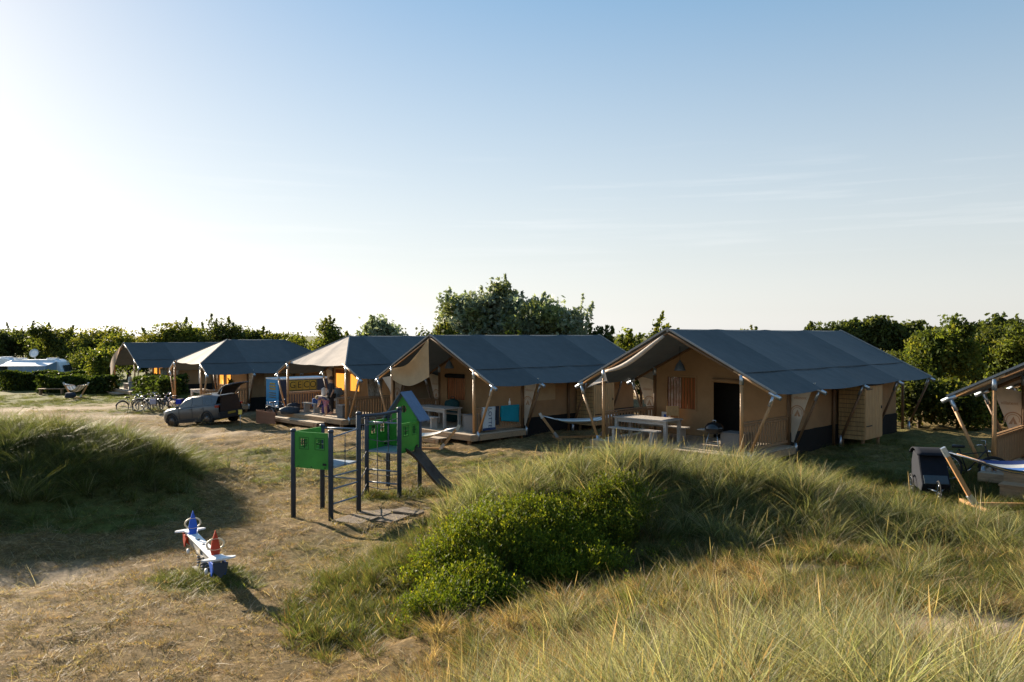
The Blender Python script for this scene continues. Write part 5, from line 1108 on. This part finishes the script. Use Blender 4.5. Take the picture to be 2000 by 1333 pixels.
car = thing('parked_car', 'gunmetal grey compact car with its tailgate open', 'car', (cx_, cy_, (zf + zr_) / 2)); car.scale = (.93, .93, .95); car.rotation_euler = Euler((math.atan2(zl - zrr, 1.6), -math.atan2(zf - zr_, 2.64), hd))
# stations along the body: x, sill z, belt z, half width
ST = [(2.18, .42, .70, .62), (2.12, .30, .80, .76), (1.90, .26, .93, .86), (1.55, .26, .99, .90), (1.0, .26, 1.03, .91), (.75, .26, 1.04, .91), (.2, .26, 1.04, .91), (-.5, .26, 1.06, .91), (-1.2, .26, 1.09, .91), (-1.75, .28, 1.10, .90), (-2.02, .34, 1.08, .86), (-2.12, .42, 1.02, .80)]
def sect(s):
    x, z0, z1, w_ = s; return [(x, -w_ * .86, z0), (x, -w_ * .985, z0 + .14), (x, -w_, z0 + (z1 - z0) * .55), (x, -w_ * .985, z1 - .10), (x, -w_ * .93, z1), (x, -w_ * .5, z1 + .035), (x, 0, z1 + .045), (x, w_ * .5, z1 + .035), (x, w_ * .93, z1), (x, w_ * .985, z1 - .10), (x, w_, z0 + (z1 - z0) * .55), (x, w_ * .985, z0 + .14), (x, w_ * .86, z0)]
mb = MB(); V = [p for s in ST for p in sect(s)]; n_ = 13
Fc = [(i * n_ + k, (i + 1) * n_ + k, (i + 1) * n_ + k + 1, i * n_ + k + 1) for i in range(len(ST) - 1) for k in range(n_ - 1)] + [tuple(range(n_))]
Fc += [(i * n_, i * n_ + n_ - 1, (i + 1) * n_ + n_ - 1, (i + 1) * n_) for i in range(len(ST) - 1)]
Fc = [f for f in Fc]
mb.add(V, Fc, True); body = mb.build('body', M_PAINT, car)
# greenhouse
GH = [(1.02, 1.04, 1.05, .80, .80), (.35, 1.04, 1.50, .86, .66), (-.1, 1.04, 1.60, .87, .65), (-.9, 1.05, 1.615, .87, .65), (-1.55, 1.08, 1.57, .86, .63), (-1.98, 1.10, 1.50, .82, .60)]
mb = MB(); V = []
for (x, zb, zt_, wb, wt) in GH: V += [(x, -wb, zb), (x, -wt - .02, zt_ - .05), (x, -wt * .85, zt_), (x, wt * .85, zt_), (x, wt + .02, zt_ - .05), (x, wb, zb)]
m_ = len(GH); mb.add(V, [(i * 6 + k, (i + 1) * 6 + k, (i + 1) * 6 + k + 1, i * 6 + k + 1) for i in range(m_ - 1) for k in (0, 1, 2, 3, 4)], True); gh = mb.build('greenhouse', M_PAINT, car)
MB().add([(1.0, -.74, 1.085), (.36, -.58, 1.485), (.36, .58, 1.485), (1.0, .74, 1.085)], [(0, 1, 2, 3)]).build('windscreen', M_GLASS, gh).location = (.016, 0, .018)
for s in (-1, 1):
    for pts in ([(.78, 1.10), (.30, 1.42), (-.22, 1.49), (-.22, 1.10)], [(-.32, 1.10), (-.32, 1.50), (-.95, 1.51), (-1.08, 1.12)], [(-1.17, 1.13), (-1.03, 1.50), (-1.50, 1.46), (-1.72, 1.17)]):
        P_ = []
        for (x, z) in pts:
            for g0, g1 in zip(GH[:-1], GH[1:]):
                if g1[0] <= x <= g0[0]:
                    t = (g0[0] - x) / (g0[0] - g1[0]); zb, zt_, wb, wt = [g0[k] + (g1[k] - g0[k]) * t for k in (1, 2, 3, 4)]; f_ = (z - zb) / max(.01, (zt_ - .05 - zb)); P_.append((x, s * (wb + (wt + .02 - wb) * f_ + .012), z)); break
        MB().add(P_, [tuple(range(len(P_)))]).build('side_window', M_GLASS, gh)
    for x in (.72, -.28, -1.12): MB().box((x, s * .905, .72), (.012, .02, .55)).build('door_gap', M_CLAD, car)
    for x in (-.12, -.95): MB().box((x, s * .925, .92), (.16, .03, .03)).build('door_handle', M_PAINT, car)
    MB().box((0, s * .90, .33), (2.0, .06, .16)).build('side_cladding', M_CLAD, car)
    mr = MB().box((.70, s * 1.0, 1.08), (.10, .2, .13)).build('mirror', M_PAINT, car, bevel=.03)
    MB().bar((.25, s * .58, 1.59), (-1.5, s * .57, 1.61), .04, .05).build('roof_rail', M_CHROME, car)
    MB().box((2.05, s * .60, .84), (.16, .26, .10)).build('headlight', M_HEAD, car, bevel=.02); MB().box((-2.02, s * .80, .98), (.22, .14, .13)).build('tail_light', M_TAIL, car, bevel=.02)
    for x in (1.32, -1.32):
        ar = [(x + .41 * math.cos(a), s * .895, .36 + .41 * math.sin(a)) for a in np.linspace(R(-10), R(190), 14)]; MB().tube(ar, .055, 6).build('wheel_arch', M_CLAD, car)
        MB().lathe([(0, -.0), (.40, 0)], (x, s * .905, .36), 20, Matrix.Rotation(R(90), 3, 'X')).build('wheel_well', M_BLACK, car)
        ty = MB().lathe([(.22, -.115), (.31, -.115), (.352, -.08), (.352, .08), (.31, .115), (.22, .115)], (x, s * .83, .35), 24, Matrix.Rotation(R(90), 3, 'X')).build('tyre', M_TYRE, car)
        rim = MB(); rim.lathe([(0, .02), (.06, .03), (.23, .0), (.235, -.1)], (x, s * .93, .35), 20, Matrix.Rotation(R(90) * -s, 3, 'X'))
        for k in range(5): a = k * 1.2566; rim.bar((x, s * .945, .35), (x + .22 * math.cos(a), s * .94, .35 + .22 * math.sin(a)), .05, .02, up=(0, 1, 0))
        rim.build('rim', M_ALLOY, ty)
MB().box((2.17, 0, .46), (.08, 1.3, .28)).build('front_bumper', M_CLAD, car, bevel=.03); MB().box((2.17, 0, .72), (.05, 1.0, .12)).build('grille', M_BLACK, car); MB().box((-2.10, 0, .50), (.14, 1.66, .34)).build('rear_bumper', M_CLAD, car, bevel=.04)
MB().box((-2.185, 0, .58), (.012, .52, .11)).build('number_plate', mat('dim yellow number plate', (.30, .22, .03), .5, .05), car)
MB().add([(-2.0, -.74, .68), (-2.0, .74, .68), (-1.99, .58, 1.46), (-1.99, -.58, 1.46)], [(0, 1, 2, 3)]).build('cargo_shade_panel', M_BLACK, car).location = (-.135, 0, 0)  # flat black panel painted in for the shade of the open cargo space
tg = MB().grid(lambda p, q: (-1.95 - .98 * p, (q - .5) * (1.22 + .16 * p), 1.585 + .44 * (1 - (1 - p) ** 2.4) + .03 * (1 - (2 * q - 1) ** 2)), 10, 8).build('tailgate', M_PAINT, car, solid=.06)
MB().add([(-2.05, -.5, 1.76), (-2.05, .5, 1.76), (-2.35, .54, 2.0), (-2.35, -.54, 2.0)], [(0, 1, 2, 3)]).build('rear_window', M_GLASS, tg)
MB().grid(lambda p, q: (-1.97 - .93 * p, (q - .5) * (1.14 + .16 * p), 1.545 + .44 * (1 - (1 - p) ** 2.4)), 10, 4).build('inner_liner', M_BLACK, tg)
for s in (-1, 1): MB().tube([(-2.02, s * .62, 1.30), (-2.35, s * .60, 1.90)], .014, 6).build('gas_strut', M_CHROME, tg)
# ------------------------------------------------------------------ caravans far left
M_CARW = mat('caravan white', (.62, .67, .72), .4, .08, 2); M_AWN = mat('blue grey awning cloth', (.20, .27, .34), .9, .15, 4)
def caravan(label, loc, rz, lng=6.4, dish=True, awn=True):
    T = thing('caravan', label, 'caravan', loc, rz, 'caravans at the far left'); hl = lng / 2
    pr = [(-hl, .6), (-hl - .05, 1.3), (-hl + .25, 2.25), (-hl + .7, 2.55), (hl - .9, 2.6), (hl - .35, 2.35), (hl, 1.5), (hl - .05, .55), (hl - .5, .42), (-hl + .3, .42)]
    MB().prism(pr, 2.2, 'y', -1.1).build('body', M_CARW, T, bevel=.08)
    for (x0, x1) in ((-hl + .6, -hl + 1.7), (-.7, .6), (hl - 1.9, hl - .8)): 
        wf = MB().box(((x0 + x1) / 2, -1.11, 1.62), (x1 - x0 + .08, .03, .66)).build('window', M_CLAD, T); MB().box(((x0 + x1) / 2, -1.13, 1.62), (x1 - x0, .02, .58)).build('pane', M_GLASS, wf)
    MB().box((hl - .02, 0, 1.75), (.1, 1.5, .6), Matrix.Rotation(R(-14), 3, 'Y')).build('window', M_GLASS, T)
    for x in (-.9, -.1): MB().lathe([(0, -.1), (.2, -.1), (.32, -.07), (.32, .07), (.2, .1), (0, .1)], (x, -.98, .32), 18, Matrix.Rotation(R(90), 3, 'X')).build('wheel', M_TYRE, T)
    for x in (-1.7, 1.3): MB().box((x, 0, 2.66), (.9, .7, .14)).build('roof_hatch', M_WHITE, T, bevel=.03)
    MB().tube([(hl, 0, .5), (hl + 1.0, 0, .45)], .05, 6).build('drawbar', M_ZINC, T)
    if dish:
        dsh = MB().lathe([(0, 0), (.2, .03), (.42, .14), (.43, .15), (.2, .05), (0, .02)], (-.4, 0, 3.15), 22, Matrix.Rotation(R(70), 3, 'X') @ Matrix.Rotation(R(0), 3, 'Y')).build('satellite_dish', M_WHITE, T); MB().tube([(-.4, .05, 2.6), (-.4, .05, 3.1)], .035, 6).build('mast', M_ZINC, dsh)
    if awn:
        MB().grid(lambda p, q: (-hl + .4 + (lng - .9) * p, -1.12 - 2.2 * q, 2.45 - .38 * q - .06 * math.sin(math.pi * q)), 10, 8).build('awning_roof', M_CARW, T)
        MB().grid(lambda p, q: (-hl + 1.7 + (lng - 2.2) * p, -3.32 + .02 * math.sin(p * 40), .1 + 1.95 * q), 30, 3).build('awning_wall', M_AWN, T)
        for s, x in ((-1, -hl + .4), (1, hl - .5)): MB().add([(x, -1.14, .1), (x, -3.3, .1), (x, -3.3, 2.05), (x, -1.14, 2.42)], [(0, 1, 2, 3)]).build('awning_side', M_AWN, T)
        for x in (-hl + .4, -hl + 1.7, hl - .5): MB().tube([(x, -3.32, 0), (x, -3.32, 2.06)], .025, 6).build('awning_pole', M_ZINC, T)
    return T
x_, y_, _ = px(76, 700, 77); caravan('white caravan with satellite dish and blue grey awning', (x_, y_, h(x_, y_)), R(4), 5.4)
x_, y_, _ = px(-14, 700, 80); caravan('white caravan cut off by the left edge', (x_, y_, h(x_, y_)), R(8), 5.2, False, False)
# ------------------------------------------------------------------ people
def skin_mesh(name, joints, bones, rad, m, parent, root, sub=2, scale=1.0):
    names = [j for j in joints if any(j in b for b in bones)]; ix = {n: i for i, n in enumerate(names)}
    me = bpy.data.meshes.new(name); me.from_pydata([joints[n] for n in names], [(ix[a], ix[b]) for a, b in bones], []); me.update(); o = link(name, me, m, parent)
    md = o.modifiers.new('skin', 'SKIN'); md.use_smooth_shade = True
    if not me.skin_vertices: me.attributes.new
    sv = me.skin_vertices[0].data if me.skin_vertices else None
    if sv is None:
        bpy.context.view_layer.objects.active = o; bpy.ops.mesh.customdata_skin_add(); sv = me.skin_vertices[0].data
    for n in names: r_ = rad[n] * scale; sv[ix[n]].radius = (r_, r_ * .85); sv[ix[n]].use_root = (n == root)
    md2 = o.modifiers.new('sub', 'SUBSURF'); md2.levels = sub; md2.render_levels = sub; return o
RAD = dict(pelvis=.15, waist=.13, chest=.15, neck=.055, head0=.075, head1=.10, head2=.07, shL=.075, shR=.075, elL=.045, elR=.045, wrL=.03, wrR=.03, haL=.035, haR=.035, hipL=.10, hipR=.10, knL=.065, knR=.065, anL=.042, anR=.042, toL=.035, toR=.035)
BONES = [('pelvis', 'waist'), ('waist', 'chest'), ('chest', 'neck'), ('neck', 'head0'), ('head0', 'head1'), ('head1', 'head2'), ('chest', 'shL'), ('shL', 'elL'), ('elL', 'wrL'), ('wrL', 'haL'), ('chest', 'shR'), ('shR', 'elR'), ('elR', 'wrR'), ('wrR', 'haR'),
         ('pelvis', 'hipL'), ('hipL', 'knL'), ('knL', 'anL'), ('anL', 'toL'), ('pelvis', 'hipR'), ('hipR', 'knR'), ('knR', 'anR'), ('anR', 'toR')]
def pose(kind):
    """joint positions for a 1.75 m figure facing -y, feet (or seat) at the origin"""
    J = dict(pelvis=(0, 0, .95), waist=(0, 0, 1.12), chest=(0, -.01, 1.36), neck=(0, -.01, 1.50), head0=(0, -.02, 1.57), head1=(0, -.03, 1.66), head2=(0, -.02, 1.73), shL=(.19, 0, 1.43), shR=(-.19, 0, 1.43), elL=(.25, .02, 1.14), elR=(-.25, .02, 1.14), wrL=(.26, -.10, .92), wrR=(-.24, -.14, .96), haL=(.26, -.14, .83), haR=(-.22, -.20, .88),
             hipL=(.09, 0, .90), hipR=(-.09, 0, .90), knL=(.10, -.03, .49), knR=(-.10, -.02, .49), anL=(.11, .02, .09), anR=(-.11, .02, .09), toL=(.12, -.13, .04), toR=(-.12, -.13, .04))
    if kind == 'sit':
        for k in J:
            x, y, z = J[k]; J[k] = (x, y, z - .45)
        J.update(hipL=(.09, -.05, .45), hipR=(-.09, -.05, .45), knL=(.12, -.42, .48), knR=(-.12, -.42, .48), anL=(.12, -.40, .09), anR=(-.12, -.40, .09), toL=(.13, -.55, .04), toR=(-.13, -.55, .04), wrL=(.18, -.30, .75), wrR=(-.18, -.30, .75), haL=(.12, -.40, .76), haR=(-.12, -.40, .76), elL=(.26, -.08, .70), elR=(-.26, -.08, .70))
    if kind == 'bend':
        J.update(waist=(0, -.10, 1.06), chest=(0, -.32, 1.14), neck=(0, -.44, 1.16), head0=(0, -.50, 1.15), head1=(0, -.58, 1.12), head2=(0, -.63, 1.08), shL=(.17, -.36, 1.12), shR=(-.17, -.36, 1.12), elL=(.2, -.40, .84), elR=(-.2, -.42, .84), wrL=(.17, -.46, .62), wrR=(-.17, -.5, .62), haL=(.16, -.5, .54), haR=(-.16, -.55, .54))
    return {k: Vector(v) for k, v in J.items()}
def person(label, loc, rz, kind, ht, shirt, legs, hair, shorts=False, sleeve=False):
    T = thing('person', label, 'person', loc, rz, 'people at the tents'); s = ht / 1.75; J = {k: v * s for k, v in pose(kind).items()}
    skin_mesh('body', J, BONES, RAD, M_SKIN, T, 'pelvis', 2, s)
    sb = [('pelvis', 'waist'), ('waist', 'chest'), ('chest', 'nk'), ('chest', 'shL'), ('shL', 'mL'), ('chest', 'shR'), ('shR', 'mR')]; J2 = dict(J); J2['nk'] = J['chest'].lerp(J['neck'], .62); J2['mL'] = J['shL'].lerp(J['elL'], .95 if sleeve else .6); J2['mR'] = J['shR'].lerp(J['elR'], .95 if sleeve else .6)
    r2 = dict(RAD); r2.update(nk=.10, mL=.062, mR=.062, pelvis=.18, waist=.16, chest=.175, shL=.09, shR=.09); skin_mesh('shirt', J2, sb, r2, shirt, T, 'waist', 2, s)
    J3 = dict(J); f_ = .85 if shorts else 1.0
    J3['eL'] = J['hipL'].lerp(J['knL'], f_); J3['eR'] = J['hipR'].lerp(J['knR'], f_); tb = [('pelvis', 'hipL'), ('hipL', 'eL'), ('pelvis', 'hipR'), ('hipR', 'eR')]; r3 = dict(RAD); r3.update(eL=.085, eR=.085, hipL=.118, hipR=.118, pelvis=.168)
    if not shorts:
        J3['fL'] = J['anL'] + Vector((0, 0, .03)); J3['fR'] = J['anR'] + Vector((0, 0, .03)); tb += [('eL', 'fL'), ('eR', 'fR')]; r3.update(fL=.06, fR=.06)
    skin_mesh('trousers', J3, tb, r3, legs, T, 'pelvis', 2, s)
    hc = J['head1']; ax = (J['head2'] - J['head0']).normalized(); q_ = ax.to_track_quat('Z', 'Y').to_matrix(); back = Vector((0, .03, .02)) * s
    MB().lathe([(.0, .115 * s), (.05 * s, .108 * s), (.09 * s, .07 * s), (.108 * s, .01 * s), (.10 * s, -.04 * s), (.085 * s, -.06 * s)], hc + back, 14, q_).build('hair', hair, T)
    fc = MB()
    for e_ in (-1, 1): fc.lathe([(0, .012 * s), (.011 * s, .006 * s), (.012 * s, -.006 * s), (0, -.012 * s)], hc + Vector((e_ * .034, -.083, .0)) * s, 8)
    fc.build('eyes', M_BLACK, T); ns_ = MB().prism([(-.012 * s, -.03 * s), (.012 * s, -.03 * s), (0, .02 * s)], .03 * s, 'y', 0).build('nose', M_SKIN, T); ns_.location = hc + Vector((0, -.115, -.015)) * s
    return T
M_HAIR = mat('brown hair', (.05, .03, .018), .7, .3, 30); M_HAIRB = mat('blond hair', (.36, .25, .12), .7, .3, 30); M_PINK2 = mat('pink cloth', (.42, .19, .26), .9, .2); M_RED2 = mat('dull red cloth', (.30, .06, .06), .9, .2); M_CREAM2 = mat('cream shirt', (.62, .58, .48), .9, .1)
person('standing adult in black shirt behind the deck post', tw('C', .45, .6, 0), R(-60), 'stand', 1.76, M_DENIM, mat('black trousers', (.02, .02, .022), .9, .1), M_HAIR, sleeve=True)
person('bending child with blond hair in pink beside the adult', tw('C', .85, .05, 0), R(-95), 'bend', 1.30, mat('grey violet shirt', (.13, .10, .16), .9, .2), M_PINK2, M_HAIRB, shorts=True)
bench('E', -.4, .45, 1.8, 'bench in front of the far table'); bench('E', -.4, 2.0, 1.8, 'bench behind the far table')
person('seated person in dull red shirt at the far table', tw('E', -1.0, 2.0, 0), trot('E'), 'sit', 1.7, M_RED2, M_DENIM, M_HAIR); person('seated person in cream shirt at the far table', tw('E', -.05, .45, 0), trot('E') + math.pi, 'sit', 1.7, M_CREAM2, M_DENIM, M_HAIR)
person('seated person in brown shirt at the right of the far table', tw('E', .35, 2.0, 0), trot('E'), 'sit', 1.7, mat('brown cloth', (.16, .08, .05), .9, .2), M_DENIM, M_HAIR)
# laundry hanging at the second hipped tent and striped cloth at the third tent
def cloth(k, x, y, z, w_, hh, m, label, rz=0.0):
    T = thing('hanging_cloth', label, 'cloth', tw(k, x, y, z), trot(k) + rz, 'cloths hung from the tents'); MB().grid(lambda p, q: ((p - .5) * w_ * (1 - .2 * q), .03 * math.sin(p * 14), -hh * q), 16, 8).build('fabric', m, T, solid=.006); MB().tube([(-w_ / 2, 0, .005), (w_ / 2, 0, .005)], .008, 5).build('line', M_WHITE, T)
M_STR = mat('black and white striped cloth', (.04, .035, .03), .9, .1, 9, col2=(.62, .58, .52), stretch=(3, 3, .8))
cloth('C', VP - .15, 1.7, 1.78, .9, 1.0, M_STR, 'black and white striped cloth hanging above the railing', R(90)); cloth('D', 1.9, .15, 2.15, .28, .9, M_GREYC, 'grey cloth hanging at the post behind the car'); cloth('E', VP - .1, 2.2, 1.7, .6, .95, mat('leaf print cloth', (.16, .20, .12), .9, .1, 8, col2=(.6, .58, .55)), 'pale leaf print cloth hanging at the farthest tent', R(90))
